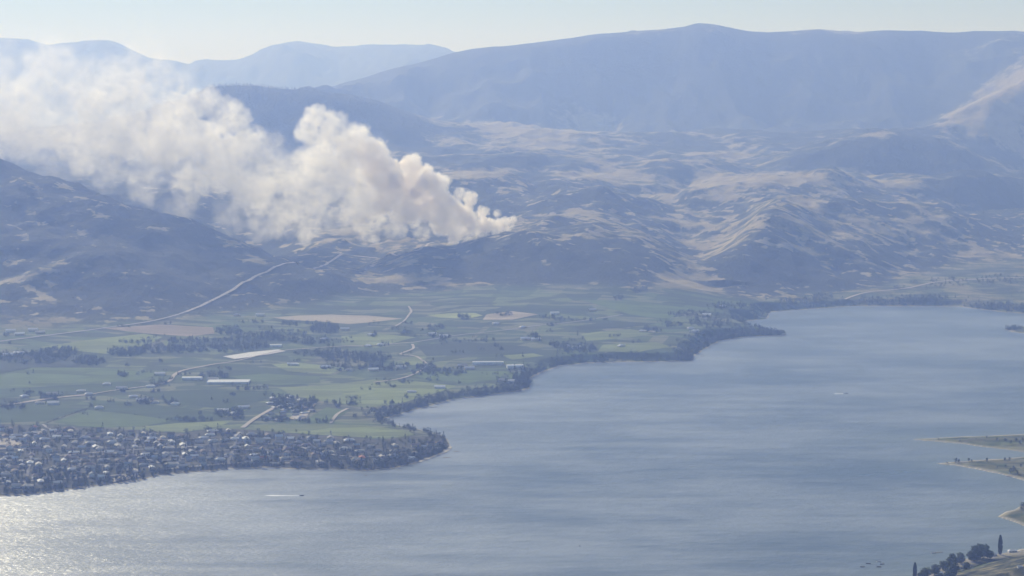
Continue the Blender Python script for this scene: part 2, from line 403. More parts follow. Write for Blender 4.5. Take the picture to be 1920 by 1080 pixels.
def terrain_z(x, y):
    x = np.asarray(x, float); y = np.asarray(y, float)
    r = x / y
    fc = np.clip((r - R[0]) / (R[1] - R[0]), 0, len(R) - 1.001); c = fc.astype(int); u = fc - c
    fr = np.clip(np.interp(y, ROWS, np.arange(len(ROWS))), 0, len(ROWS) - 1.001); k = fr.astype(int); v = fr - k
    return (Z[k, c] * (1 - u) + Z[k, c + 1] * u) * (1 - v) + (Z[k + 1, c] * (1 - u) + Z[k + 1, c + 1] * u) * v
def hit(px, py, ymin=2310.0):
    """first point of the ground along a line of sight"""
    dx, dy, dz = ray(px, py); r = dx / dy
    ys = ROWS[ROWS >= ymin]
    zz = terrain_z(ys * r, ys); rz = CAM_H + ys * dz / dy
    i = np.argmax(np.maximum(zz, 0.0) >= rz)
    if i == 0: i = 1 if (zz[0] < rz[0]) else 0
    if i == 0: y = ys[0]
    else:
        g0 = rz[i - 1] - max(zz[i - 1], 0); g1 = rz[i] - max(zz[i], 0)
        y = ys[i - 1] + (ys[i] - ys[i - 1]) * g0 / max(g0 - g1, 1e-6)
    return float(y * r), float(y), float(max(terrain_z(y * r, y), 0.0))

# land cover on the vertices, with some shaded and sunlit hill faces put into it
PXv, PYv = project(GX, GY, Z)
cover = 0.52 + fbm(GX, GY * 0.8, 420, 4, 0.55, 61) * 0.38 + fbm(GX, GY, 90, 3, 0.55, 67) * 0.22
ledge = fbm(GX, GY * 1.2, 75, 4, 0.65, 83)
cover -= 0.62 * sstep(0.2, 0.75, ledge) * (GY < 9000)
slope_y = np.gradient(Z, axis=0) / np.gradient(GY, axis=0)
slope_x = np.gradient(Z, axis=1) / np.gradient(GX, axis=1)
cover += np.clip(slope_y, -0.3, 0.4) * 0.7              # slopes facing the camera get a denser, darker cover
def blob(x, y, rx, ry, a, p=1.0, rot=0.0):
    c_, s_ = math.cos(rot), math.sin(rot)
    ux = (PXv - x) * c_ + (PYv - y) * s_; uy = -(PXv - x) * s_ + (PYv - y) * c_
    return a * np.exp(-((ux / rx) ** 2 + (uy / ry) ** 2) ** p)
woods_shade = [(120, 285, 300, 55, .6, 2), (150, 420, 330, 120, .08), (150, 440, 330, 130, .34), (420, 520, 150, 55, .35), (700, 560, 140, 30, .45), (960, 490, 130, 50, .55, 2), (1150, 490, 110, 45, .5, 2), (960, 570, 90, 12, .4), (1080, 368, 90, 22, .5, 2), (1210, 390, 70, 16, .5, 2),  # tree cover and shaded hill faces, both painted in as dark cover
         (900, 380, 90, 30, .35), (1470, 430, 60, 50, .15), (1400, 510, 60, 40, .5, 2), (1500, 510, 150, 36, .4), (1680, 470, 120, 40, .22), (1880, 400, 100, 70, .4), (1700, 285, 130, 38, .55, 2), (1500, 290, 90, 25, .25),
         (560, 230, 260, 60, .6, 2), (1250, 120, 800, 55, .32, 2), (1500, 200, 300, 50, .5, 2), (800, 180, 200, 30, .5), (1840, 250, 30, 14, .3), (980, 300, 60, 14, .4), (850, 300, 90, 12, .35), (1000, 330, 40, 8, .4), (1330, 280, 60, 20, .2),
         (300, 150, 700, 60, .5, 2), (620, 480, 110, 14, .3), (800, 500, 60, 12, .3), (1330, 560, 60, 10, .4)]
grass = [(1870, 200, 90, 45, -.95, 1, -.5), (1905, 260, 60, 30, -.5), (1650, 415, 170, 45, -.22), (1480, 400, 60, 22, -.2), (1000, 300, 260, 45, -.10), (1180, 400, 90, 12, -.25), (1350, 300, 200, 20, -.15), (1400, 345, 130, 18, -.55), (1530, 330, 60, 10, -.5), (1350, 370, 60, 20, -.4), (1300, 450, 55, 55, -.12), (1660, 345, 90, 8, -.45), (1830, 335, 80, 8, -.35), (1850, 195, 110, 26, -.7, 1, -.6), (1860, 235, 90, 16, -.55, 1, -.55),  # dry grass; the sunlit slope at far right is painted in too
         (1650, 252, 36, 9, -.75), (1080, 230, 120, 34, -.40), (950, 260, 120, 24, -.36), (850, 225, 110, 20, -.28), (1380, 285, 60, 16, -.34), (980, 320, 130, 9, -.42), (1150, 330, 130, 10, -.45), (1100, 445, 60, 16, -.35), (1060, 400, 60, 10, -.25),
         (1300, 530, 90, 18, -.45), (740, 525, 90, 7, -.6), (880, 535, 60, 7, -.35), (1700, 475, 26, 6, -.5), (1560, 400, 110, 6, -.4, 1, .35), (1650, 430, 70, 5, -.4, 1, .4), (1500, 465, 60, 6, -.45, 1, .25), (1600, 490, 70, 6, -.35, 1, .2),
         (460, 475, 55, 7, -.6, 1, .45), (480, 490, 30, 8, -.5), (300, 432, 22, 6, -.55), (245, 412, 26, 5, -.5), (60, 400, 60, 6, -.35, 1, .3), (40, 470, 70, 6, -.5, 1, .2), (130, 492, 50, 4, -.35), (170, 500, 30, 4, -.3), (40, 520, 50, 5, -.5, 1, -.25), (60, 420, 50, 5, -.4),
         (30, 345, 60, 6, -.4), (270, 540, 40, 6, -.4, 1, .7), (350, 555, 25, 6, -.35), (100, 600, 60, 7, -.35), (1760, 410, 40, 6, -.4), (1800, 385, 40, 5, -.4), (770, 560, 60, 7, -.35), (1000, 555, 60, 6, -.4), (760, 490, 50, 4, -.3)]
for b_ in woods_shade + grass: cover += blob(*b_)
cover = np.clip(cover, -0.2, 1.2)
town_px = [(-200, 793), (0, 795), (80, 797), (150, 801), (260, 807), (340, 812), (420, 803), (470, 806), (560, 810), (650, 818), (720, 824), (780, 818), (835, 816), (870, 830), (870, 860), (790, 900), (0, 960), (-200, 990)]
def ground_poly(pts): return [hit(a, b)[:2] for a, b in pts]
town_w = inside(town_px, PXv, PYv).astype(float) * (GY < 5000)
near_slope = sstep(0, 25, brk)
plainv = np.clip(plain - near_slope, 0, 1)
cover = np.where(near_slope > 0.5, 0.54 + fbm(GX, GY, 25, 3, 0.6, 71) * 0.25, cover)
right_flat = sstep(1500, 1640, PXv) * plain * (GY > 5500)
cover = cover + (0.50 + fbm(GX, GY, 150, 3, .5, 73) * 0.35 - cover) * right_flat
plainv = plainv * (1 - 0.5 * right_flat)
sandv = (1 - sstep(2.0, 9.0, sd + fbm(GX, GY, 45, 2, .5, 75) * 4)) * (sd > -40)
for sp in SPITS:
    q = inside(sp, GX, GY) & sel; sandv[q] = np.maximum(sandv[q], 0.75 * (1 - sstep(3, 17, sd[q]))); plainv[q] = 0.75
    cover[q] = 0.38 + fbm(GX[q], GY[q], 40, 3, .5, 77) * 0.5
q = inside(NEAR, GX, GY) & (GY < 3600) & (nd_ < 45); plainv[q] = 0.0; cover[q] = 0.58; sandv[q] = np.maximum(sandv[q], 0.6 * (1 - sstep(20, 40, nd_[q])))

NR, NC = GX.shape
def terrain_piece(name, label, r0, r1, colmask=None):
    """rows r0..r1 (inclusive) of the survey grid as one sheet of ground"""
    sub = slice(r0, r1 + 1)
    V = np.stack([GX[sub], GY[sub], Z[sub]], -1).reshape(-1, 3)
    n = r1 - r0 + 1
    idx = np.arange(n * NC).reshape(n, NC)
    Fq = np.stack([idx[:-1, :-1], idx[:-1, 1:], idx[1:, 1:], idx[1:, :-1]], -1).reshape(-1, 4)
    # drop lake bed that the water covers
    zq = V[:, 2][Fq]; Fq = Fq[(zq > -4.5).any(1)]
    used = np.unique(Fq); rem = np.full(len(V), -1); rem[used] = np.arange(len(used))
    me = mesh_np(name, V[used], rem[Fq], M_TERRAIN, True)
    for an, arr in (('cover', cover), ('plain', plainv), ('town', town_w), ('sand', sandv)):
        a = me.attributes.new(an, 'FLOAT', 'POINT'); a.data.foreach_set('value', arr[sub].reshape(-1)[used].astype(np.float32))
    return tag(link(name, me), label, None, None, 'structure')
def row_at(y): return int(np.searchsorted(ROWS, y))
terrain_piece('valley_ground', 'green valley floor and dark lower hills on both sides of the fire', 0, row_at(7300))
terrain_piece('grassy_hills', 'rolling grass and scrub hills in the middle distance', row_at(7300), row_at(10800))
terrain_piece('mountain', 'long hazy blue mountain filling the upper right', row_at(10800), row_at(17500))
terrain_piece('far_mountain', 'palest mountains on the horizon behind the smoke at left', row_at(17500), NR - 1)

# ------------------------------------------------------------------ lake
def water_material():
    m, t, b = new_mat('lake_water')
    P = pos(t)
    wind = noise(t, mapping(t, P, (0.0015, 0.0027, 0), (0, 0, -0.35)), 1.0, 5, 0.6)
    streak = noise(t, mapping(t, P, (0.004, 0.02, 0), (0, 0, -0.2)), 1.0, 4, 0.6)
    rip = noise(t, mapping(t, P, (0.018, 0.05, 0), (0, 0, -0.3)), 1.0, 5, 0.7)
    ruf = math_n(t, 'ADD', math_n(t, 'MULTIPLY', wind, 0.55), math_n(t, 'ADD', math_n(t, 'MULTIPLY', streak, 0.3), math_n(t, 'MULTIPLY', rip, 0.15)))
    deep = mix(t, ramp(t, ruf, [(0.42, 0.0), (0.58, 1.0)]), (0.058, 0.092, 0.128), (0.225, 0.268, 0.318))  # the paler sheen of wind streaks is put into the base colour
    col = mix(t, attr(t, 'shallow'), deep, (0.16, 0.20, 0.18))
    t.links.new(col, b.inputs['Base Color'])
    rg = math_n(t, 'ADD', math_n(t, 'MULTIPLY', wind, 0.18), math_n(t, 'MULTIPLY', streak, 0.2))
    t.links.new(ramp(t, ruf, [(0.42, 0.45), (0.58, 0.68)]), b.inputs['Coat Roughness'])
    t.links.new(math_n(t, 'ADD', rg, 0.14), b.inputs['Roughness'])
    b.inputs['IOR'].default_value = 1.33
    b.inputs['Coat Weight'].default_value = 0.66; b.inputs['Coat Roughness'].default_value = 0.58; b.inputs['Coat IOR'].default_value = 1.33
    w1 = noise(t, mapping(t, P, (0.03, 0.07, 0), (0, 0, -0.35)), 1.0, 5, 0.65)
    w2 = noise(t, mapping(t, P, (0.11, 0.2, 0), (0, 0, -0.3)), 1.0, 3, 0.6)
    bp = nd(t, 'ShaderNodeBump'); bp.inputs['Strength'].default_value = 1.0; bp.inputs['Distance'].default_value = 1.0
    h = math_n(t, 'ADD', math_n(t, 'MULTIPLY', w1, 3.0), math_n(t, 'MULTIPLY', w2, 1.2))
    t.links.new(math_n(t, 'MULTIPLY', h, math_n(t, 'ADD', streak, 0.35)), bp.inputs['Height']); t.links.new(bp.outputs[0], b.inputs['Normal'])
    return m
M_WATER = water_material()
wr = np.arange(2200, 6700, 30.0); wc = np.linspace(-0.48, 0.48, 160)
WY = np.repeat(wr[:, None], len(wc), 1); WX = WY * wc[None, :]
idx = np.arange(WY.size).reshape(WY.shape)
Fq = np.stack([idx[:-1, :-1], idx[:-1, 1:], idx[1:, 1:], idx[1:, :-1]], -1).reshape(-1, 4)
me = mesh_np('lake', np.stack([WX, WY, 0 * WX], -1).reshape(-1, 3), Fq, M_WATER, True)
shd = np.full(WX.shape, 1e6)
for pl in SPITS[:3] + [NEAR]: shd = np.minimum(shd, dist_poly(pl, WX, WY))
a = me.attributes.new('shallow', 'FLOAT', 'POINT'); a.data.foreach_set('value', (0.75 * np.exp(-shd / 70.0)).ravel().astype(np.float32))
tag(link('lake', me), 'wide blue lake ruffled by wind with a glare at lower left', None, None, 'structure')
lb = mesh_np('lake_bed', [(-6000, 2000, -7), (6000, 2000, -7), (6000, 6800, -7), (-6000, 6800, -7)], [(0, 1, 2, 3)], M_SAND)
tag(link('lake_bed', lb), 'sandy bottom of the lake under the water', None, None, 'structure')
# ------------------------------------------------------------------ fields, yards and roads laid on the valley floor
def drape(name, pts, mat, lift, label, kind='structure', cell=45.0):
    P = [hit(a, b)[:2] for a, b in pts]
    B = []
    for i in range(len(P)):
        (x1, y1), (x2, y2) = P[i], P[(i + 1) % len(P)]
        n = max(1, int(math.hypot(x2 - x1, y2 - y1) / 30))
        for k in range(n):
            t = k / n; B.append((x1 + (x2 - x1) * t, y1 + (y2 - y1) * t))
    xs = [p[0] for p in B]; ys = [p[1] for p in B]
    gx, gy = np.meshgrid(np.arange(min(xs), max(xs), cell), np.arange(min(ys), max(ys), cell))
    gx = gx.ravel(); gy = gy.ravel(); ok = inside(B, gx, gy) & (dist_poly(B, gx, gy) > 12)
    pts2 = [Vector(b) for b in B] + [Vector((a, b)) for a, b in zip(gx[ok], gy[ok])]
    v, e, f, *_ = delaunay_2d_cdt(pts2, [], [list(range(len(B)))], 1, 0.01)
    vx = np.array([p[0] for p in v]); vy = np.array([p[1] for p in v])
    vz = np.maximum(terrain_z(vx, vy), 0.2) + lift
    me = mesh_py(name, list(zip(vx, vy, vz)), f, [mat])
    if me.polygons and sum(p.normal.z for p in me.polygons) < 0: me.flip_normals()
    return tag(link(name, me), label, None, None, kind)

FIELDS = [
 ('deep', [(0, 762), (60, 760), (130, 765), (152, 769), (85, 790), (0, 793)], 'dark green vineyard block left of the diagonal hedge above the town'),
 ('green', [(100, 792), (165, 769), (230, 776), (310, 784), (322, 790), (262, 800), (205, 802), (150, 799)], 'mid green wedge shaped field right of the diagonal hedge above the town'),
 ('deep', [(170, 750), (250, 755), (400, 772), (425, 780), (395, 789), (325, 789), (240, 776), (166, 766)], 'dark green field crossed by a track in the lower left plain'),
 ('light', [(225, 803), (262, 801), (330, 794), (395, 791), (440, 788), (410, 800), (345, 811), (280, 808)], 'pale green strip bordering the upper edge of the town'),
 ('light', [(468, 806), (482, 797), (600, 795), (690, 799), (765, 808), (778, 816), (725, 823), (600, 816)], 'long pale green field between the small subdivision and the point'),
 ('light', [(520, 727), (600, 724), (700, 712), (780, 715), (858, 724), (795, 744), (740, 760), (682, 765), (600, 752), (545, 741)], 'largest pale green field above the small bay'),
 ('green', [(612, 764), (655, 770), (640, 780), (602, 792), (575, 790), (585, 780)], 'small green field between the subdivision and the bay trees'),
 ('tan', [(512, 596), (560, 592), (620, 590), (690, 592), (755, 598), (692, 605), (655, 608), (600, 603), (540, 600)], 'bare tan lens shaped field at the foot of the dark hill'),
 ('light', [(70, 652), (150, 640), (270, 626), (305, 632), (268, 652), (200, 664), (140, 658)], 'pale green field below the hillside road at left'),
 ('pink', [(190, 616), (300, 609), (400, 614), (402, 626), (352, 631), (270, 625)], 'reddish bare field just below the hillside road'),
 ('lime', [(800, 591), (850, 587), (890, 587), (905, 592), (875, 598), (825, 596)], 'bright yellow green hay field near the middle of the plain'),
 ('green', [(0, 705), (60, 690), (200, 690), (300, 700), (260, 715), (120, 722), (0, 730)], 'mid green vineyard at the left edge below the tree belt'),
 ('deep', [(0, 731), (120, 723), (260, 716), (290, 724), (200, 737), (60, 742), (0, 748)], 'dark green vineyard just above the bright road at the left edge'),
 ('light', [(778, 669), (800, 671), (790, 685), (757, 685), (753, 673)], 'small straw coloured plot inside the bend of the winding road'),
 ('deep', [(255, 737), (380, 731), (510, 734), (512, 745), (430, 768), (330, 757)], 'dark green field below the white greenhouse'),
 ('green', [(430, 706), (500, 701), (600, 706), (600, 718), (520, 723), (470, 717)], 'mid green field right of the white greenhouse'),
 ('light', [(510, 684), (560, 680), (650, 690), (620, 702), (540, 697)], 'pale green field right of the gravel yard'),
 ('blue', [(780, 648), (860, 640), (990, 650), (1010, 662), (930, 664), (800, 668)], 'dark orchard block above the long white sheds'),
 ('light', [(940, 667), (1000, 663), (1020, 668), (960, 675)], 'small bright green plot beside the dark orchard'),
 ('blue', [(1075, 613), (1150, 602), (1230, 607), (1170, 615), (1090, 619)], 'narrow dark orchard under the straight road at centre right'),
 ('light', [(1090, 626), (1180, 618), (1240, 624), (1170, 635), (1100, 640)], 'pale curved field right of centre above the shore trees'),
 ('green', [(760, 700), (880, 695), (975, 700), (975, 713), (880, 719), (800, 712)], 'green field in front of the long white sheds'),
 ('light', [(640, 630), (700, 625), (780, 633), (720, 648), (640, 648)], 'pale green pasture near the white cottage in the middle plain'),
 ('tan', [(912, 590), (960, 584), (1010, 590), (960, 600), (905, 600)], 'tan stubble field right of the bright hay field'),
 ('green', [(1090, 563), (1200, 567), (1300, 580), (1250, 600), (1180, 590)], 'green fields at the valley mouth below the dark hill'),
 ('light', [(1130, 647), (1230, 642), (1260, 651), (1190, 662), (1120, 660)], 'pale field just behind the dark shore trees at centre right'),
]
for i, (k, pts, lab) in enumerate(FIELDS):
    drape('field', pts, FM[k], 0.5 + 0.02 * i, lab)
drape('scrub_ground', [(-10, 668), (60, 660), (140, 664), (190, 674), (140, 688), (60, 690), (-10, 702)], FM['blue'], 1.1, 'dark scrub ground inside the tree belt at the left edge')  # flat dark sheet added as scrub under the trees, in the orchard material
drape('gravel_yard', [(418, 669), (470, 661), (522, 656), (536, 659), (505, 665), (440, 674)], plain_mat('white_gravel', (0.66, 0.64, 0.62), 0.8, 0.1), 1.3, 'bright white gravel yard at the end of the curved road')
drape('sand_lot', [(540, 785), (556, 777), (578, 778), (575, 785), (552, 788)], M_DIRT, 1.4, 'pale sandy lot in the middle of the small subdivision')
drape('sand_lot', [(-10, 832), (0, 822), (30, 822), (42, 832), (20, 842), (0, 845)], M_DIRT, 1.4, 'pale sandy lot in the town at the left edge')
drape('sand_lot', [(205, 900), (230, 893), (258, 890), (262, 895), (232, 902), (212, 905)], M_DIRT, 1.4, 'tan beach clearing on the town waterfront')

def ribbon(name, pts, width, mat, label, lift=1.7, ymin=2310.0, kind='structure'):
    W = [Vector(hit(a, b, ymin)) for a, b in pts]
    # densify and smooth on the ground
    D = []
    for i in range(len(W) - 1):
        p0 = W[max(i - 1, 0)]; p1 = W[i]; p2 = W[i + 1]; p3 = W[min(i + 2, len(W) - 1)]
        n = max(2, int((p2 - p1).length / 14))
        for k in range(n):
            t = k / n
            q = 0.5 * ((2 * p1) + (p2 - p0) * t + (2 * p0 - 5 * p1 + 4 * p2 - p3) * t * t + (3 * p1 - p0 - 3 * p2 + p3) * t ** 3)
            D.append(q)
    D.append(W[-1])
    V = []; Fs = []
    for i, q in enumerate(D):
        d = (D[min(i + 1, len(D) - 1)] - D[max(i - 1, 0)]); d.z = 0; d.normalize()
        nrm = Vector((-d.y, d.x, 0)); wv = width * (1 + 0.22 * float(pn(q.x / 60, q.y / 60, 91)))
        zc = max(terrain_z(q.x, q.y), 0.2)
        for s in (-0.5, 0, 0.5):
            p = q + nrm * wv * s
            V.append((p.x, p.y, max(zc, float(terrain_z(p.x, p.y))) + lift))
    for i in range(len(D) - 1):
        a = i * 3; Fs += [(a, a + 1, a + 4, a + 3), (a + 1, a + 2, a + 5, a + 4)]
    me = mesh_py(name, V, Fs, [mat], smooth=True)
    if sum(p.normal.z for p in me.polygons) < 0: me.flip_normals()
    return tag(link(name, me), label, None, None, kind)
ROADS = [
 ([(-60, 650), (0, 641), (55, 634), (110, 627), (180, 618), (260, 607), (310, 597), (350, 585)], 14, M_ROAD, 'pale road running along the foot of the dark hill at left'),
 ([(350, 585), (400, 563), (440, 542), (470, 525), (500, 511), (545, 494)], 15, M_DIRT, 'pale road cut climbing the dark hillside toward the saddle'),
 ([(545, 494), (620, 491), (700, 484), (785, 470), (800, 461), (825, 454)], 16, M_DIRT, 'pale dirt road across the bench up to the burning slope'),
 ([(-10, 763), (35, 757), (80, 750), (130, 744), (168, 741)], 20, M_DIRT, 'bright broad road at the left edge above the town'),
 ([(290, 723), (318, 715), (328, 703), (345, 695), (400, 684), (425, 681)], 13, M_DIRT, 'pale curved road left of the gravel yard'),
 ([(168, 741), (200, 735), (245, 729), (290, 723)], 8, M_DIRT, 'narrow lane joining the bright road to the curved road'),
 ([(425, 681), (450, 676), (500, 664), (540, 657), (640, 650), (700, 648), (775, 643)], 8, M_DIRT, 'lane from the gravel yard across to the straight road'),
 ([(455, 803), (475, 788), (500, 773), (520, 763)], 14, M_DIRT, 'pale straight road leading from the town up to the subdivision'),
 ([(568, 786), (580, 770), (590, 758)], 11, M_DIRT, 'short pale street inside the small subdivision'),
 ([(620, 795), (632, 778), (652, 767)], 10, M_DIRT, 'short pale lane beside the bay trees'),
 ([(742, 612), (757, 603), (766, 592), (771, 584), (766, 575)], 9, M_DIRT, 'crooked dirt track climbing from the tan field'),
 ([(775, 643), (800, 639), (870, 628), (945, 620), (1010, 611), (1080, 604), (1168, 591)], 9, M_ROAD, 'long straight road crossing the middle of the plain'),
 ([(773, 646), (774, 655), (751, 665), (780, 669), (800, 683)], 10, M_DIRT, 'winding lane around the straw coloured plot'),
 ([(800, 688), (775, 703), (745, 712), (700, 718)], 9, M_DIRT, 'lane running from the winding lane toward the large pale field'),
 ([(1585, 562), (1625, 549), (1700, 541), (1760, 529), (1850, 523), (1930, 521)], 15, M_DIRT, 'pale highway along the far end of the lake'),
 ([(-10, 908), (90, 901), (200, 894), (262, 890)], 9, M_ROAD, 'waterfront street of the town at left'),
 ([(212, 850), (250, 860), (285, 864), (298, 870)], 9, M_ROAD, 'curving street in the middle of the town'),
 ([(100, 857), (190, 849), (280, 843), (380, 838)], 8, M_ROAD, 'long cross street through the town'),
 ([(300, 883), (400, 873), (470, 869), (560, 870)], 8, M_ROAD, 'street behind the shore trees of the town'),
 ([(80, 797), (92, 805), (110, 812), (200, 822), (300, 826)], 8, M_ROAD, 'street along the upper edge of the town'),
 ([(560, 838), (590, 848), (640, 856), (700, 858), (760, 850)], 8, M_ROAD, 'street leading out to the wooded point'),
]
def town_line(t_, x0, x1):
    o_ = []
    for px in np.linspace(x0, x1, 7):
        lo_ = np.interp(px, [0, 300, 420, 640, 780, 846], [931, 891, 880, 881, 869, 840]); up = np.interp(px, [0, 340, 420, 650, 780, 846], [795, 812, 803, 818, 818, 816])
        o_.append((float(px), float(up + (lo_ - up) * t_)))
    return o_
for t_, w_ in ((.2, 'first town street below the fields'), (.36, 'second town street below the fields'), (.52, 'town street half way to the water'), (.68, 'second town street from the water')):
    ROADS.append((town_line(t_, -10, 560 if t_ > .3 else 470), 9, M_STREET, w_))
for px, w_ in ((70, 'leftmost cross street of the town'), (165, 'second cross street from the left in town'), (260, 'third cross street from the left in town'), (355, 'fourth cross street from the left in town'), (450, 'fifth cross street from the left in town'), (545, 'rightmost cross street of the town')):
    ROADS.append(([town_line(t_, px - 25 * t_, px + 1)[0] for t_ in (.08, .3, .5, .7, .9)], 8, M_STREET, w_))
for i, (p, wd, m, lab) in enumerate(ROADS):
    ribbon('road', p, wd * 0.72, m, lab, 1.7 + 0.02 * i)
# ------------------------------------------------------------------ buildings
def house_meshes(L_, W_, H_, rise, wm, rm, name, hip=False):
    x, y = L_ / 2, W_ / 2
    V = [(-x, -y, -1.5), (x, -y, -1.5), (x, y, -1.5), (-x, y, -1.5), (-x, -y, H_), (x, -y, H_), (x, y, H_), (-x, y, H_), (-x + (y if hip else 0), 0, H_ + rise), (x - (y if hip else 0), 0, H_ + rise)]
    Fs = [(0, 1, 5, 4), (1, 2, 6, 5), (2, 3, 7, 6), (3, 0, 4, 7), (4, 8, 7), (5, 6, 9)]
    wall = mesh_py('wall', V, Fs, [wm])
    o = 0.6; s = rise / y; xo = x + o; yo = y + o; h0 = H_ - o * s + 0.25; h1 = H_ + rise + 0.25
    rx = xo - (yo if hip else 0); th = 0.3
    V2 = []
    for dz in (0, -th): V2 += [(-xo, -yo, h0 + dz), (xo, -yo, h0 + dz), (xo, yo, h0 + dz), (-xo, yo, h0 + dz), (-rx, 0, h1 + dz), (rx, 0, h1 + dz)]
    F2 = [(0, 1, 5, 4), (2, 3, 4, 5), (3, 0, 4), (1, 2, 5)] if hip else [(0, 1, 5, 4), (2, 3, 4, 5)]
    F2 = F2 + [tuple(6 + i for i in reversed(f)) for f in F2]
    rim = [(0, 1), (1, 2), (2, 3), (3, 0)] if hip else [(0, 1), (1, 5), (5, 2), (2, 3), (3, 4), (4, 0)]
    F2 += [(b, a, a + 6, b + 6) for a, b in rim]
    roof = mesh_py('roof', V2, F2, [rm])
    return wall, roof
def window_mesh(L_, W_, H_):
    V = []; Fs = []
    for k in range(3):
        cx = -L_ / 2 + L_ * (k + 0.5) / 3; b = len(V); y = -W_ / 2
        V += [(cx - .8, y - .06, .9), (cx + .8, y - .06, .9), (cx + .8, y - .06, 2.2), (cx - .8, y - .06, 2.2), (cx - .8, y, .9), (cx + .8, y, .9), (cx + .8, y, 2.2), (cx - .8, y, 2.2)]
        Fs += [(b, b + 1, b + 2, b + 3), (b, b + 4, b + 5, b + 1), (b + 3, b + 2, b + 6, b + 7)]
    return mesh_py('window_row', V, Fs, [M_GLASS])
SHAPES = [(13, 9, 3.2, 2.2, False), (16, 10, 3.4, 2.5, True), (11, 8, 5.6, 2.4, False), (18, 9, 3.2, 2.0, True), (22, 12, 4.0, 2.6, False)]
HM = {}
def house_mesh(si, ri, wi):
    k = (si, ri, wi)
    if k not in HM: HM[k] = house_meshes(*SHAPES[si][:4], WALLS[wi], ROOFS[ri], 'house', SHAPES[si][4])
    return HM[k]
def house(x, y, z, rz, si, ri, wi, label, group, sc=1.0, name='house', cat='house'):
    e = link(name, None, None, (x, y, z), rz, sc)
    tag(e, label, cat, group)
    wm, rm = house_mesh(si, ri, wi)
    link('wall', wm, e); link('roof', rm, e)
    return e
TOWN = [(0, 800), (80, 802), (150, 806), (260, 812), (340, 818), (420, 808), (470, 810), (560, 816), (650, 826), (720, 832), (780, 828), (828, 832), (826, 846), (780, 862), (735, 870), (640, 872), (560, 872), (420, 872), (300, 880), (200, 898), (0, 920)]
rs = random.Random(21)
HOUSES = []
def free(x, y, d):
    return all((x - a) ** 2 + (y - b) ** 2 > d * d for a, b in HOUSES)
xs = [p[0] for p in TOWN]; ys = [p[1] for p in TOWN]
tries = 0
COLS = [(95, 'at the left edge'), (190, 'below the dark vineyard'), (285, 'below the wedge field'), (380, 'below the pale strip'), (470, 'below the field clump'), (570, 'below the subdivision'), (670, 'below the long field'), (760, 'on the point neck'), (2000, 'at the point tip')]
def spot(px, py):
    col = [n for a, n in COLS if px < a][0]
    lo_ = np.interp(px, [0, 300, 420, 640, 780, 846], [931, 891, 880, 881, 869, 840]); up = np.interp(px, [0, 340, 420, 650, 780, 846], [795, 812, 803, 818, 818, 816])
    t = (py - up) / max(lo_ - up, 1)
    return ('in the back town rows ' if t < .34 else 'in the middle town rows ' if t < .68 else 'in the waterfront town rows ') + col
while len(HOUSES) < 235 and tries < 6000:
    tries += 1
    px = rs.uniform(0, 835); py = rs.uniform(798, 920)
    if not inside(TOWN, np.array([px]), np.array([py]))[0]: continue
    if px > 600 and rs.random() < 0.35: continue
    x, y, z = hit(px, py)
    if not free(x, y, 19): continue
    HOUSES.append((x, y))
    ri = rs.choices([0, 1, 2, 3, 4, 5], [38, 24, 14, 5, 1, 18])[0]
    zone = spot(px, py); size = rs.uniform(0.95, 1.35); sw_ = 'large' if size > 1.15 else 'small'
    house(x, y, z, 0.25 + rs.choice([0, math.pi / 2, math.pi]) + rs.gauss(0, .12), rs.choices([0, 1, 2, 3], [4, 4, 2, 3])[0], ri, rs.randrange(4),
          f'{sw_} {ROOF_WORD[ri]} roofed house {zone}', 'houses of the lakeside town', size)
SUBDIV = [(505, 750), (525, 740), (560, 748), (600, 755), (590, 770), (560, 790), (500, 790), (505, 770)]
for k in range(26):
    for _ in range(50):
        px = rs.uniform(500, 600); py = rs.uniform(740, 790)
        if not inside(SUBDIV, np.array([px]), np.array([py]))[0]: continue
        x, y, z = hit(px, py)
        if free(x, y, 24): break
    else: continue
    HOUSES.append((x, y)); ri = rs.choice([0, 1, 2, 3, 5])
    house(x, y, z, 0.6 + rs.choice([0, math.pi / 2]), rs.choice([0, 1, 3]), ri, rs.randrange(4), f'{ROOF_WORD[ri]} roofed house in the small subdivision between the fields', 'houses of the small subdivision')
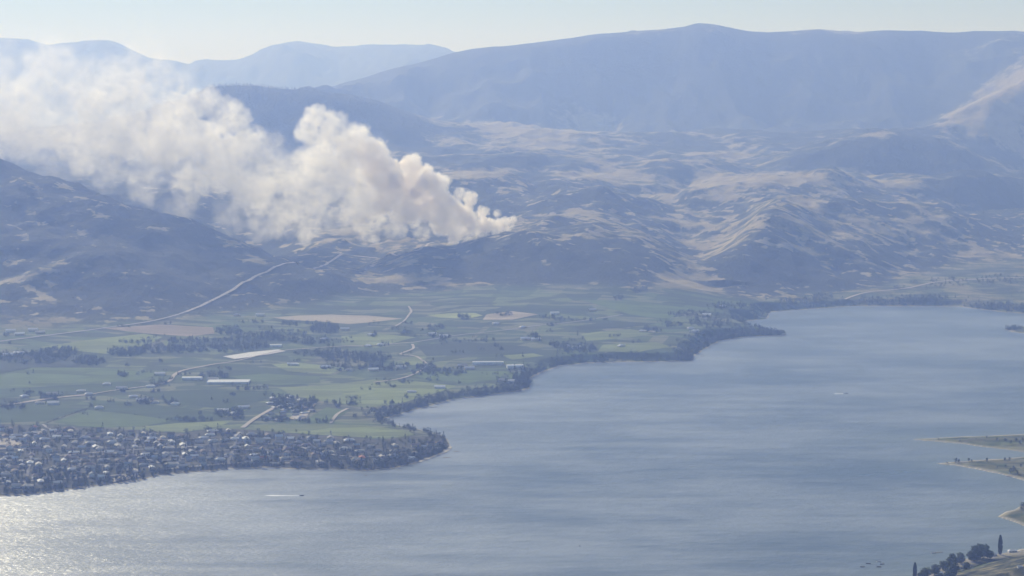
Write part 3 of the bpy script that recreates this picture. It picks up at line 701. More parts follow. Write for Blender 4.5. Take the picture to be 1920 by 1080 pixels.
FARM = [(200, 722, 3, 'white roofed farm building alone at left below the tree belt'), (152, 735, 2, 'pale roofed shed just above the right end of the bright road'), (167, 741, 2, 'pale roofed house at the right end of the bright road'),
        (46, 745, 3, 'white roofed shed above the bright road at the left edge'), (98, 741, 0, 'grey roofed house among bushes above the bright road'), (75, 757, 5, 'beige roofed house just below the bright road'),
        (100, 758, 2, 'small pale house below the bright road on its right'), (266, 752, 2, 'pale roofed farmhouse beside the two dark poplars'), (290, 756, 5, 'beige roofed farm building left of the two dark poplars'),
        (328, 759, 3, 'white roofed farm building right of the two dark poplars'), (250, 745, 2, 'pale shed standing alone on the track above the dark field'), (186, 766, 2, 'tiny pale shed at the upper end of the diagonal hedge'),
        (418, 772, 3, 'white roofed house at the left of the clump in the dark field'), (439, 777, 3, 'white roofed house at the right of the clump in the dark field'), (457, 766, 2, 'pale roofed house above the clump in the dark field'),
        (282, 726, 3, 'white roofed shed at the lower end of the curved road'), (228, 730, 0, 'grey roofed shed right of the lone white farm building'), (300, 703, 2, 'pale long shed left of the curved road bend'),
        (400, 713, 0, 'grey roofed shed with trees above the greenhouse'), (608, 637, 3, 'white cottage beside the dark grove in the middle plain'), (646, 619, 2, 'pale cottage under the dark grove below the tan field'),
        (695, 629, 3, 'white farmhouse beside a round dark tree in the pale pasture'), (713, 648, 3, 'bright white shed at the end of a pale strip'), (690, 650, 2, 'pale shed left of the bright white shed'),
        (548, 685, 2, 'pale long shed right of the gravel yard'), (610, 690, 3, 'white house below the middle grove'), (700, 695, 3, 'white house under the orchard left of the winding lane'), (655, 695, 5, 'beige house in the orchard left of the winding lane'),
        (752, 690, 2, 'pale house below the winding lane'), (810, 628, 3, 'white roofed farm left of the long straight road'), (832, 632, 2, 'pale farm shed by the start of the long straight road'),
        (930, 608, 3, 'white shed just above the long straight road'), (980, 615, 3, 'white shed on the long straight road at its middle'), (1005, 638, 3, 'white house beside the tallest dark conifer'), (985, 637, 2, 'pale house left of the tallest dark conifer'),
        (1065, 650, 2, 'pale house in the trees below the tallest conifer'), (1080, 653, 3, 'white house in the trees right of the tallest conifer'), (1165, 650, 3, 'white shed in the pale field behind the shore trees'),
        (1205, 622, 3, 'white house on the rise at centre right'), (1222, 624, 5, 'beige house on the rise at centre right'), (1295, 617, 2, 'pale house behind the belt of trees near the spit'), (1302, 623, 3, 'white house behind the belt of trees near the spit'),
        (1325, 592, 3, 'white farmhouse in the fields behind the spit'), (1355, 575, 3, 'small white house in the far fields behind the spit'), (1110, 583, 2, 'pale barn in the tan field above the straight road'), (1040, 589, 3, 'white barn at the end of the tan stubble field'),
        (867, 688, 0, 'grey roofed house left of the long white sheds'), (880, 692, 2, 'pale roofed house below the long white sheds'), (955, 717, 2, 'pale house on the point below the white sheds'), (940, 714, 5, 'beige house on the point below the white sheds'),
        (825, 728, 3, 'white house in the bay trees'), (772, 736, 2, 'pale house at the left of the bay trees'), (20, 622, 2, 'pale shed by the hillside road at left edge'), (37, 628, 3, 'white yard building under the dark hill at left'), (62, 620, 2, 'long pale shed under the dark hill at left'),
        (75, 625, 5, 'beige shed under the dark hill at left'), (35, 664, 3, 'white roofed shed in the tree belt at the left edge'), (15, 667, 2, 'pale long roof at the far left tree belt'), (444, 592, 0, 'grey long shed at the foot of the dark hill'), (488, 592, 2, 'pale house at the foot of the dark hill')]
for px, py, ri, lab in FARM:
    x, y, z = hit(px, py); HOUSES.append((x, y))
    house(x, y, z, rs.uniform(-.4, .4) + rs.choice([0, 0.3]), rs.choice([1, 3, 4, 4]), ri, rs.randrange(2), lab, None, 1.15, 'farmhouse')

def long_shed(px0, px1, py, depth, label, name='shed', spans=1, h=4.0, roofm=M_WHITE):
    """gabled or multi-span building, its long side across the view"""
    x0, y0, z0 = hit(px0, py); x1, y1, z1 = hit(px1, py)
    Lx = math.hypot(x1 - x0, y1 - y0); e = link(name, None, None, ((x0 + x1) / 2, (y0 + y1) / 2, (z0 + z1) / 2), math.atan2(y1 - y0, x1 - x0))
    tag(e, label, 'greenhouse' if 'greenhouse' in name else 'shed')
    x = Lx / 2; d = depth
    V = [(-x, 0, -2), (x, 0, -2), (x, d, -2), (-x, d, -2), (-x, 0, h), (x, 0, h), (x, d, h), (-x, d, h)]
    link('wall', mesh_py('wall', V, [(0, 1, 5, 4), (1, 2, 6, 5), (2, 3, 7, 6), (3, 0, 4, 7)], [WALLS[1]]), e)
    sw = d / spans
    for s in range(spans):
        V = []; n = 8
        for xx in (-x - .4, x + .4):
            for k in range(n + 1):
                a = math.pi * k / n; V.append((xx, s * sw + sw / 2 - math.cos(a) * (sw / 2 + (.3 if spans == 1 else -.02)), h + 0.02 + math.sin(a) * sw * 0.2))
        Fs = [(k, k + 1, n + 1 + k + 1, n + 1 + k) for k in range(n)] + [tuple(range(n, -1, -1)), tuple(range(n + 1, 2 * n + 2))]
        me = mesh_py('roof', V, Fs, [roofm], smooth=False)
        link('roof_span' if spans > 1 else 'roof', me, e)
    return e
long_shed(388, 466, 720, 42, 'large bright white plastic covered greenhouse in the left plain', 'greenhouse', 5, 3.5)
long_shed(341, 378, 713, 18, 'long white shed just above the white greenhouse', 'shed')
long_shed(886, 944, 684, 16, 'longest white shed near the shore at centre', 'shed', 1, 5)
long_shed(952, 982, 691, 20, 'shorter white shed at the shore end of the long one', 'shed', 1, 5)
long_shed(506, 528, 651, 16, 'white shed just above the gravel yard', 'shed')
long_shed(540, 560, 686, 12, 'low white shed right of the gravel yard', 'shed')

# ------------------------------------------------------------------ trees
def crown_arrays(seed, kind, leaves):
    """vertices and triangles of a crown of unit height above z = 0.18, made of leaf-sized faces"""
    r = np.random.default_rng(seed); P = []; 
    if kind == 'broad':
        nb = 9; cs = []
        for k in range(nb):
            a = r.uniform(0, 6.28); q = r.uniform(0, .27); cs.append((q * math.cos(a), q * math.sin(a), r.uniform(.22, .80), r.uniform(.14, .22)))
        cs.append((0, 0, .55, .26)); cs.append((0, 0, .32, .24))
        for k in range(leaves):
            c = cs[r.integers(len(cs))]; d = r.normal(size=3); d /= np.linalg.norm(d); rad = c[3] * r.uniform(.6, 1.08)
            P.append((np.array(c[:3]) + d * rad, d, r.uniform(.05, .095)))
    elif kind == 'pine':
        for k in range(leaves):
            h = r.uniform(0, 1) ** 1.3; a = r.uniform(0, 6.28); rad = (1 - h) * .24 * (0.7 + 0.3 * math.sin(h * 40)) + .015
            q = rad * r.uniform(.55, 1.05); d = np.array([math.cos(a), math.sin(a), .5]); P.append((np.array([q * math.cos(a), q * math.sin(a), .12 + .86 * h]), d / np.linalg.norm(d), r.uniform(.05, .085)))
    else:                                   # poplar, a narrow column
        for k in range(leaves):
            h = r.uniform(0, 1); a = r.uniform(0, 6.28); rad = .11 * math.sin(math.pi * (0.12 + .86 * h)) ** .6 + .01
            q = rad * r.uniform(.55, 1.1); d = np.array([math.cos(a), math.sin(a), .35]); P.append((np.array([q * math.cos(a), q * math.sin(a), .06 + .92 * h]), d / np.linalg.norm(d), r.uniform(.028, .05)))
    V = []; T = []
    for c, d, s in P:
        d = d + r.normal(size=3) * .35; d /= np.linalg.norm(d)
        u = np.cross(d, r.normal(size=3)); u /= np.linalg.norm(u); v = np.cross(d, u); b = len(V)
        V += [c + u * s, c - u * s * .6 + v * s * .85, c - u * s * .6 - v * s * .85, c + d * s * .55]
        T += [(b, b + 1, b + 3), (b + 1, b + 2, b + 3), (b + 2, b, b + 3)]
    return np.array(V), np.array(T)
def trunk_arrays(kind):
    V = []; T = []; n = 5; top = .6 if kind == 'broad' else .85
    rad = [.034, .026, .018, .006]; hs = [-.06, .18, .4, top]
    for h, q in zip(hs, rad):
        for k in range(n): V.append((q * math.cos(6.283 * k / n), q * math.sin(6.283 * k / n), h))
    for j in range(3):
        for k in range(n):
            a = j * n + k; b = j * n + (k + 1) % n; T += [(a, b, b + n), (a, b + n, a + n)]
    if kind == 'broad':
        for s in range(3):
            a = s * 2.1; b = len(V); V += [(.015, .012, .3), (-.012, .015, .3), (0, -.015, .32), (.2 * math.cos(a), .2 * math.sin(a), .62)]
            T += [(b, b + 1, b + 3), (b + 1, b + 2, b + 3), (b + 2, b, b + 3)]
    return np.array(V, float), np.array(T)
KIND_MAT = {'broad': M_LEAF, 'pine': M_PINE, 'poplar': M_PINE, 'pale': M_PALE}
LIB = {}
for kind in ('broad', 'pine', 'poplar'):
    for s in range(5 if kind == 'broad' else 3):
        V, T = crown_arrays(100 + s * 7 + len(kind), kind, {'broad': 110, 'pine': 90, 'poplar': 120}[kind])
        LIB[(kind, s)] = (mesh_np('crown', V, T, KIND_MAT[kind]), mesh_np('trunk', *trunk_arrays(kind), M_BARK))
        if kind == 'broad': LIB[('pale', s)] = (mesh_np('crown', V, T, M_PALE), LIB[(kind, s)][1])
FINE = {}
for kind in ('broad', 'poplar'):
    for s in range(3):
        V, T = crown_arrays(300 + s * 5 + len(kind), kind, 700)
        V = np.concatenate([V]); FINE[(kind, s)] = (V, T)
TREES = []                                          # (x, y, z, height, kind, place)
def add_tree(px, py, h, kind, place, ymin=2310.0):
    x, y, z = hit(px, py, ymin)
    if z < 0.15: return
    TREES.append((x, y, z, h, kind, place))
rt = random.Random(5)
def pick(w=(.66, .18, .16)): return rt.choices(['broad', 'pine', 'pale'], w)[0]
# town
n = 0
while n < 1100:
    px = rt.uniform(-20, 838); py = rt.uniform(796, 925)
    if not inside(TOWN, np.array([px]), np.array([py]))[0] and not (rt.random() < .3 and inside(town_px, np.array([px]), np.array([py]))[0]): continue
    x, y, z = hit(px, py)
    if z < .3 or not free(x, y, 8): continue
    TREES.append((x, y, z, rt.uniform(7, 14) * (1.25 if px > 430 and py > 850 else 1), pick((.7, .24, .06)), 'town')); n += 1
# shore belts: (first px along the waterline, last, belt depth in metres, how many)
SW = np.array(SHORE_W[:-3]); SWP = np.array(west[:-3], float)
def belt(i0, i1, depth, count, hmin, hmax, place, kinds=(.8, .15, .05)):
    seg = SW[i0:i1 + 1]; ln = np.hypot(*np.diff(seg, axis=0).T); cum = np.concatenate([[0], np.cumsum(ln)])
    made = 0; k = 0
    while made < count and k < count * 12:
        k += 1
        s = rt.uniform(0, cum[-1]); j = min(int(np.searchsorted(cum, s)) - 1, len(ln) - 1); j = max(j, 0); t = (s - cum[j]) / ln[j]
        q = seg[j] * (1 - t) + seg[j + 1] * t; a = rt.uniform(0, 6.283); d = abs(rt.gauss(0, .6)) * depth + 3
        x, y = q[0] + d * math.cos(a), q[1] + d * math.sin(a)
        z = float(terrain_z(x, y))
        if z < .35 or not inside(SHORE_W, np.array([x]), np.array([y]))[0]: continue
        TREES.append((x, y, z, rt.uniform(hmin, hmax), pick(kinds), place)); made += 1
belt(3, 11, 26, 150, 6, 12, 'town shore'); belt(10, 18, 38, 150, 8, 15, 'town shore'); belt(17, 24, 40, 90, 7, 13, 'point')
belt(24, 34, 60, 340, 8, 18, 'bay'); belt(33, 41, 46, 210, 7, 17, 'middle shore'); belt(40, 46, 60, 210, 7, 17, 'spit'); belt(44, 47, 70, 200, 10, 17, 'spit'); belt(47, 62, 80, 260, 9, 15, 'far shore')
# clumps, hedges and groves on the plain: px, py, half width, half height, count, place
CL = [(60, 672, 70, 12, 60, 'left belt'), (110, 662, 34, 10, 40, 'left belt'), (165, 678, 30, 8, 30, 'left belt'), (235, 661, 34, 7, 36, 'left belt'), (300, 655, 50, 7, 40, 'left belt'), (380, 655, 60, 6, 36, 'left belt'), (350, 640, 40, 5, 20, 'left belt'),
      (450, 650, 60, 6, 32, 'left belt'), (430, 622, 26, 6, 22, 'grove'), (480, 632, 40, 8, 26, 'grove'), (530, 630, 50, 10, 36, 'grove'), (610, 618, 30, 9, 44, 'grove'), (585, 640, 40, 6, 22, 'grove'), (650, 672, 50, 10, 44, 'grove'), (600, 664, 50, 6, 30, 'grove'),
      (700, 672, 34, 8, 30, 'grove'), (720, 690, 40, 6, 26, 'grove'), (640, 690, 40, 6, 18, 'grove'), (820, 700, 50, 6, 22, 'grove'), (800, 690, 20, 6, 14, 'grove'), (230, 704, 9, 3, 7, 'plain'), (300, 722, 20, 5, 9, 'plain'), (320, 757, 14, 3, 8, 'plain'), (272, 756, 16, 3, 9, 'plain'),
      (95, 745, 24, 4, 14, 'plain'), (20, 765, 28, 4, 14, 'plain'), (400, 705, 30, 5, 18, 'plain'), (430, 777, 28, 7, 26, 'plain'), (360, 788, 36, 3, 14, 'plain'), (470, 730, 30, 2, 9, 'plain'), (530, 755, 22, 12, 34, 'subdivision'), (560, 765, 30, 10, 30, 'subdivision'), (580, 758, 16, 8, 14, 'subdivision'),
      (520, 788, 30, 3, 14, 'subdivision'), (600, 792, 40, 2, 10, 'subdivision'), (640, 758, 50, 2, 10, 'subdivision'), (700, 630, 8, 3, 5, 'plain'), (818, 616, 22, 4, 12, 'plain'), (870, 596, 14, 4, 10, 'plain'), (825, 632, 20, 3, 10, 'plain'), (1000, 632, 10, 4, 8, 'plain'), (1085, 655, 36, 8, 30, 'grove'),
      (1050, 648, 20, 5, 12, 'grove'), (945, 590, 20, 3, 8, 'plain'), (1030, 596, 18, 3, 8, 'plain'), (1160, 560, 10, 5, 8, 'plain'), (1200, 545, 16, 6, 14, 'plain'), (1260, 610, 20, 4, 12, 'plain'), (1220, 620, 22, 3, 12, 'plain'), (1300, 590, 50, 8, 34, 'far plain'), (1380, 575, 50, 6, 30, 'far plain'), (1330, 605, 40, 9, 40, 'spit'),
      (1540, 558, 20, 6, 18, 'far shore'), (1500, 565, 40, 5, 20, 'far shore'), (1680, 565, 70, 6, 50, 'far shore'), (1740, 560, 40, 5, 24, 'far shore'), (1685, 540, 10, 3, 5, 'far shore'), (1880, 575, 60, 6, 50, 'far shore'), (1780, 530, 80, 8, 24, 'far shore'), (1880, 525, 50, 8, 24, 'far shore'), (1900, 617, 16, 3, 22, 'islet'),
      (260, 642, 40, 3, 10, 'left belt'), (420, 640, 50, 3, 12, 'left belt'), (880, 640, 60, 3, 10, 'plain'), (1100, 600, 60, 2, 9, 'plain'), (760, 625, 14, 3, 8, 'plain'), (560, 608, 40, 3, 10, 'plain')]
for px, py, rx, ry, cnt, place in CL:
    for k in range(int(cnt * (3.0 if place in ('left belt', 'grove') else 2.0))):
        a = rt.uniform(0, 6.283); q = math.sqrt(rt.random())
        add_tree(px + rx * q * math.cos(a), py + ry * q * math.sin(a), rt.uniform(8, 15), pick(), place)
for k in range(140):
    px0 = rt.uniform(0, 1300); py0 = rt.uniform(600, 790); ln = rt.uniform(6, 46); sl = rt.uniform(-.12, .06); m_ = rt.randrange(2, 12)
    for j in range(m_):
        t_ = rt.random(); a_, b_ = px0 + ln * t_, py0 + ln * t_ * sl + rt.gauss(0, .8)
        xx, yy = hit(a_, b_)[:2]
        if not inside(SHORE_W, np.array([xx]), np.array([yy]))[0] or b_ > 800 or b_ < np.interp(a_, [0, 350, 700, 900, 1300], [625, 595, 585, 560, 565]): continue
        add_tree(a_, b_, rt.uniform(5, 12), pick(), 'plain')
for px, py, h, kind in [(265, 755, 19, 'poplar'), (273, 755, 16, 'poplar'), (1005, 638, 24, 'pine'), (1012, 640, 18, 'pine'), (1083, 630, 17, 'poplar'), (1087, 652, 15, 'poplar'), (978, 705, 20, 'poplar'), (983, 710, 22, 'broad'), (700, 632, 12, 'broad'), (229, 705, 13, 'broad'), (285, 862, 18, 'broad'), (300, 866, 18, 'broad'), (275, 905, 17, 'broad'), (268, 908, 14, 'broad'), (490, 876, 17, 'broad'), (110, 890, 16, 'broad'), (185, 892, 16, 'broad'), (65, 890, 15, 'pine')]:
    add_tree(px, py, h, kind, 'landmark')
# low spits at the right
for px, py, h in [(1800, 828, 5), (1850, 822, 6), (1870, 826, 7), (1885, 828, 8), (1895, 832, 9), (1905, 828, 9), (1912, 833, 9), (1918, 826, 8), (1760, 824, 4), (1830, 824, 4), (1792, 868, 11), (1798, 867, 8), (1816, 865, 8), (1822, 866, 6), (1850, 866, 10), (1884, 864, 8), (1893, 864, 8), (1895, 888, 12), (1902, 887, 13), (1908, 890, 10), (1915, 876, 8), (1870, 878, 5), (1885, 876, 6), (1900, 878, 6), (1918, 952, 11), (1915, 957, 8), (1776, 869, 4)]:
    add_tree(px, py, h, 'broad', 'sandbar')
TREES.sort(key=lambda q: q[1])
PLACE = {'town': 'among the houses of the lakeside town', 'town shore': 'on the waterfront of the lakeside town', 'point': 'on the wooded point', 'bay': 'in the dark belt round the small bay', 'sandbar': 'on the low sandy spits at right', 'subdivision': 'in the small subdivision', 'plain': 'between the fields of the plain',
         'landmark': 'standing taller than its neighbours on the plain', 'middle shore': 'in the shore belt at centre', 'spit': 'on the long dark spit', 'far shore': 'at the far end of the lake', 'left belt': 'in the tree belt at left', 'grove': 'in the groves of the middle plain', 'far plain': 'in the far fields', 'islet': 'on the islet at the right edge'}
KW = {'broad': 'dark leafy tree', 'pine': 'dark pointed conifer', 'pale': 'silvery leafy tree', 'poplar': 'tall narrow dark poplar'}
TN = {'broad': 'leafy_tree', 'pine': 'conifer_tree', 'pale': 'silvery_tree', 'poplar': 'poplar_tree'}
def put_tree(x, y, z, h, kind, place, var):
    e = link(TN[kind], None, None, (x, y, z), rt.uniform(0, 6.28), h)
    wv = rt.uniform(.9, 1.25); e.scale = (h * wv, h * wv, h)
    pl = PLACE[place]; qx, qy = project(x, y, z)
    if place in ('town', 'town shore', 'point'): pl = spot(qx, qy)
    elif place == 'sandbar': pl = 'on the ' + ('upper' if qy < 850 else 'middle' if qy < 920 else 'lowest') + ' sandy spit, ' + ('near its tip' if qx < 1820 else 'half way along' if qx < 1880 else 'by the right edge')
    elif place == 'landmark': pl = 'standing tall near ' + [n for a, n in ((240, 'the left plain'), (280, 'the farm above the dark field'), (600, 'the town'), (990, 'the white sheds'), (2000, 'the straight road'))if qx < a][0]
    tall = 'low ' if h < 10 else 'tall ' if h > 13 else ''
    lab_ = tall + KW[kind] + ' ' + pl
    tag(e, lab_.replace('tall tall', 'tall'), 'tree', 'trees of the town, shore and plain')
    cr, tr = LIB[(kind, var)]
    link('crown', cr, e); link('trunk', tr, e)
inview = [q for q in TREES if -5 < project(q[0], q[1], q[2])[0] < 1925]
solo = [q for q in inview if q[5] in ('sandbar', 'landmark')]
rest = [q for q in inview if q[5] not in ('sandbar', 'landmark')]
n_solo = 284 - len(solo)
solo += rest[:n_solo]
ids = set(id(q) for q in solo)
for q in solo: put_tree(*q, rt.randrange(5 if q[4] in ('broad', 'pale') else 3))
def bake(name, items, label, leaves, mats=None, cat='trees'):
    """everything too many or too small to count, as one mass"""
    BV = {}
    for kind in ('broad', 'pine', 'poplar', 'pale'):
        for s in range(3): BV[(kind, s)] = crown_arrays(500 + s, 'broad' if kind == 'pale' else kind, leaves)
    order = ['broad', 'pine', 'poplar', 'pale']; VV = []; TT = []; MI = []; off = 0
    for (x, y, z, h, kind, place) in items:
        V, T = BV[(kind, rt.randrange(3))]; a = rt.uniform(0, 6.28); c, s = math.cos(a), math.sin(a); wv = h * rt.uniform(.95, 1.3) * (1.15 if kind != 'pine' else 1.1)
        W = np.stack([(V[:, 0] * c - V[:, 1] * s) * wv + x, (V[:, 0] * s + V[:, 1] * c) * wv + y, (V[:, 2] - (.14 if kind != 'pine' else .1)) * h * 1.1 + z], 1)
        VV.append(W); TT.append(T + off); off += len(V); MI.append(np.full(len(T), order.index(kind), np.int32))
    me = mesh_np(name, np.concatenate(VV), np.concatenate(TT))
    for k in order: me.materials.append(KIND_MAT[k])
    me.polygons.foreach_set('material_index', np.concatenate(MI))
    return tag(link(name, me), label, cat, None, 'stuff')
bake('distant_trees', [q for q in TREES if id(q) not in ids], 'dark belts and groves of trees across the plain and along the far shore', 44)
BUSH = []
for _, pts, _l in FIELDS:
    for i in range(len(pts)):
        if rt.random() < .35: continue
        a = Vector(hit(*pts[i])); b = Vector(hit(*pts[(i + 1) % len(pts)])); n_ = int((b - a).length / 14)
        for k in range(n_):
            q = a.lerp(b, rt.random()); xx, yy = q.x + rt.gauss(0, 2), q.y + rt.gauss(0, 2)
            if terrain_z(xx, yy) > .5: BUSH.append((xx, yy, float(terrain_z(xx, yy)), rt.uniform(2.2, 5.5), 'broad', 'plain'))
ROW = []
a = Vector(hit(82, 796)); b = Vector(hit(163, 767))
for k in range(75):
    q = a.lerp(b, (k + rt.random()) / 75); xx, yy = q.x + rt.gauss(0, 1.5), q.y + rt.gauss(0, 1.5)
    ROW.append((xx, yy, float(terrain_z(xx, yy)), rt.uniform(3.5, 6.5), 'broad', 'plain'))
bake('hedge_row', ROW, 'dark diagonal hedge row between two green fields above the town', 16, cat='hedge')
bake('field_hedges', BUSH, 'dark hedges and bushes along the edges of the fields', 12, cat='hedges')
# conifers and brush on the hills
HILL = []
def scatter(n, x0, x1, y0, y1, hmin, hmax, thr, kindw=(.15, .85, 0)):
    k = 0; tr = 0
    while k < n and tr < n * 8:
        tr += 1
        y = rt.uniform(y0, y1); px = rt.uniform(x0, x1); x = y * (px - 960) / F_PX / CP
        c = int(np.clip((x / y - R[0]) / (R[1] - R[0]), 0, NC - 1)); r_ = min(int(np.searchsorted(ROWS, y)), NR - 1)
        if cover[r_, c] < thr + rt.uniform(-.12, .12) or plainv[r_, c] > .5: continue
        HILL.append((x, y, float(terrain_z(x, y)), rt.uniform(hmin, hmax), pick(kindw), 'hill')); k += 1
scatter(1500, -20, 640, 5150, 6800, 4, 10, .62); scatter(900, 640, 1320, 5600, 7100, 4, 10, .66); scatter(700, 1320, 1940, 6200, 8600, 4, 11, .66)
scatter(600, 900, 1300, 7600, 8500, 6, 12, .75); scatter(500, 1400, 1900, 9500, 10400, 8, 14, .75); scatter(1000, 380, 820, 10600, 11100, 12, 22, .6)
bake('hillside_pines', HILL, 'scattered dark pines and brush on the hillsides and the wooded ridge', 20)

# shore trees in the right foreground, large enough to see their limbs
FINE_M = {k: (mesh_np('crown', v[0], v[1], KIND_MAT[k[0]]), mesh_np('trunk', *trunk_arrays(k[0]), M_BARK)) for k, v in FINE.items()}
FINE_PALE = {s: (mesh_np('crown', *FINE[('broad', s)], M_PALE), FINE_M[('broad', s)][1]) for s in range(3)}
NEARBY = [(1875, 1040, 31, 'poplar', 'lone dark columnar poplar on the bank at the right edge', .85), (1715, 1090, 28, 'poplar', 'dark columnar poplar at the bottom edge left of the bushes', .85),
          (1838, 1048, 17, 'broad', 'largest dark round tree right of the pale bushes on the near bank', 1.5), (1822, 1052, 14, 'broad', 'dark tree at the left of the largest one on the near bank', 1.4), (1856, 1048, 13, 'broad', 'dark tree at the right of the largest one on the near bank', 1.3), (1833, 1034, 10, 'pine', 'small pointed conifer rising behind the largest near tree', .9),
          (1788, 1062, 15, 'pale', 'pale green rounded tree in the middle of the near bank', 1.4), (1768, 1068, 13, 'pale', 'pale green bush left of the middle of the near bank', 1.4), (1803, 1056, 12, 'pale', 'pale green bush beside the dark trees on the near bank', 1.3), (1786, 1082, 17, 'broad', 'dark tree in front of the pale bushes at the bottom edge', 1.1),
          (1738, 1082, 14, 'pale', 'grey green bush right of the bottom poplar', 1.4), (1752, 1078, 12, 'pale', 'grey green bush between the bottom poplar and the pale bushes', 1.3), (1728, 1090, 11, 'broad', 'low dark bush at the foot of the bottom poplar', 1.3), (1812, 1068, 10, 'broad', 'low dark tree beside the white roof on the near bank', 1.4), (1780, 1092, 12, 'broad', 'low dark tree at the very bottom of the near bank', 1.2)]
for i, (px, py, h, kind, lab, wv) in enumerate(NEARBY):
    x, y, z = hit(px, min(py, 1100))
    h *= 1.0 if kind == 'poplar' else 1.3
    e = link(TN.get(kind, 'leafy_tree'), None, None, (x, y, max(z, .3)), i * 1.3, 1); e.scale = (h * wv, h * wv, h); tag(e, lab, 'tree', 'trees on the near bank')
    cr, tr = (FINE_PALE[i % 3] if kind == 'pale' else FINE_M[(kind, i % 3)] if kind != 'pine' else LIB[('pine', 0)])
    link('crown', cr, e); link('trunk', tr, e)
for px, py, ri, lab, si in [(1760, 1076, 3, 'white beach house between the grey green bushes at the bottom edge', 0), (1812, 1064, 3, 'white roofed house in front of the dark trees on the near bank', 0), (1898, 1035, 3, 'long white roof on the bank right of the lone poplar', 3), (1862, 1042, 2, 'pale roof at the foot of the lone poplar', 0), (1775, 1068, 2, 'pale roof half hidden by the pale bushes', 0), (1912, 1064, 2, 'pale hut on the dry slope at the right edge', 0), (1745, 1092, 5, 'beige roof at the bottom edge beside the poplar', 0)]:
    x, y, z = hit(px, py)
    e = house(x, y, max(z, .4), .15, si, ri, 1, lab, 'houses on the near bank', .5 if 'hut' in lab else .75, 'beach_house')
    link('window_row', window_mesh(*SHAPES[si][:3]), e)
# look-alikes are told apart by their order from the left
_by = {}
for o in C.objects:
    if o.parent is None and 'label' in o.keys() and 'category' in o.keys() and o.type == 'EMPTY': _by.setdefault(o['label'], []).append(o)
def nth(k): return str(k) + ('th' if 10 < k % 100 < 14 else {1: 'st', 2: 'nd', 3: 'rd'}.get(k % 10, 'th'))
for lab_, os_ in _by.items():
    if len(os_) < 2: continue
    os_.sort(key=lambda o: project(*o.location)[0])
    for k, o in enumerate(os_): o['label'] = f'{lab_}, {nth(k + 1)} from left'

# ------------------------------------------------------------------ boats, wakes and floats
def boat(px, py, rz, Lb, label, hull=None, wind=True, name='motorboat'):
    x, y = at_level(px, py, 0.0); x = float(x); y = float(y)
    e = link(name, None, None, (x, y, 0), rz, Lb / 8.0); tag(e, label, 'boat')
    st = [(-4, 1.1, .9), (-2, 1.25, .95), (0, 1.25, 1.0), (2, 1.0, 1.15), (3.3, .5, 1.3), (4.1, .05, 1.4)]
    V = []; Fs = []
    for sx, hw, tp in st: V += [(sx, -hw, tp), (sx, -hw * .7, -.25), (sx, 0, -.4), (sx, hw * .7, -.25), (sx, hw, tp)]
    for i in range(len(st) - 1):
        for k in range(4): a = i * 5 + k; Fs.append((a, a + 5, a + 6, a + 1))
    Fs.append((0, 1, 2, 3, 4))
    link('hull', mesh_py('hull', V, Fs, [hull or M_HULL]), e)
    D = []; DF = []
    for sx, hw, tp in st: D += [(sx, -hw * .97, tp - .12 - (.35 if sx < 1 else 0)), (sx, hw * .97, tp - .12 - (.35 if sx < 1 else 0))]
    for i in range(len(st) - 1): DF.append((2 * i, 2 * i + 2, 2 * i + 3, 2 * i + 1))
    link('deck', mesh_py('deck', D, DF, [WALLS[0]]), e)
    if wind:
        V = [(.6, -1.0, 1.0), (1.6, -.9, 1.0), (1.6, .9, 1.0), (.6, 1.0, 1.0), (.3, -.85, 1.75), (.7, -.8, 1.8), (.7, .8, 1.8), (.3, .85, 1.75)]
        link('windscreen', mesh_py('windscreen', V, [(0, 1, 5, 4), (1, 2, 6, 5), (2, 3, 7, 6), (3, 0, 4, 7), (4, 5, 6, 7)], [M_GLASS]), e)
        V = [(-4.7, -.3, 0), (-4.1, -.3, 0), (-4.1, .3, 0), (-4.7, .3, 0), (-4.8, -.35, 1.5), (-4.1, -.35, 1.4), (-4.1, .35, 1.4), (-4.8, .35, 1.5)]
        link('outboard_motor', mesh_py('outboard_motor', V, [(0, 3, 2, 1), (4, 5, 6, 7), (0, 1, 5, 4), (1, 2, 6, 5), (2, 3, 7, 6), (3, 0, 4, 7)], [M_DARK]), e)
    return e, x, y
def wake(x, y, rz, length, w0, w1, label, back=4.0):
    V = []; Fs = []; n = 16; c, s = math.cos(rz), math.sin(rz); r = random.Random(3)
    for i in range(n + 1):
        t = i / n; d = -back - t * length; hw = (w0 + (w1 - w0) * t) * (1 + r.uniform(-.3, .3)) * (1 if t < .8 else (1.02 - t) * 5)
        for k in (-1, 0, 1): V.append((x + c * d - s * hw * k, y + s * d + c * hw * k, .05 + (.35 * (1 - t) if k == 0 else 0)))
    for i in range(n):
        a = 3 * i; Fs += [(a, a + 3, a + 4, a + 1), (a + 1, a + 4, a + 5, a + 2)]
    me = mesh_py('wake', V, Fs, [M_FOAM]); 
    if sum(p.normal.z for p in me.polygons) < 0: me.flip_normals()
    tag(link('wake', me), label, 'wake', None, 'stuff')
e, x, y = boat(566, 929.5, -.03, 7.5, 'small speedboat racing right with a white wake in front of the town', M_DARK)
wake(x, y, -.03, 62, 1.4, 5.0, 'long thin white wake trailing the speedboat in front of the town')
e, x, y = boat(1586, 738, .05, 11, 'white motorboat alone out on the open lake at right')
wake(x, y, .05, 26, 3.5, 4.0, 'short white splash behind the motorboat on the open lake')
boat(1087, 1024, 2.2, 6, 'tiny white boat near the bottom centre of the lake')
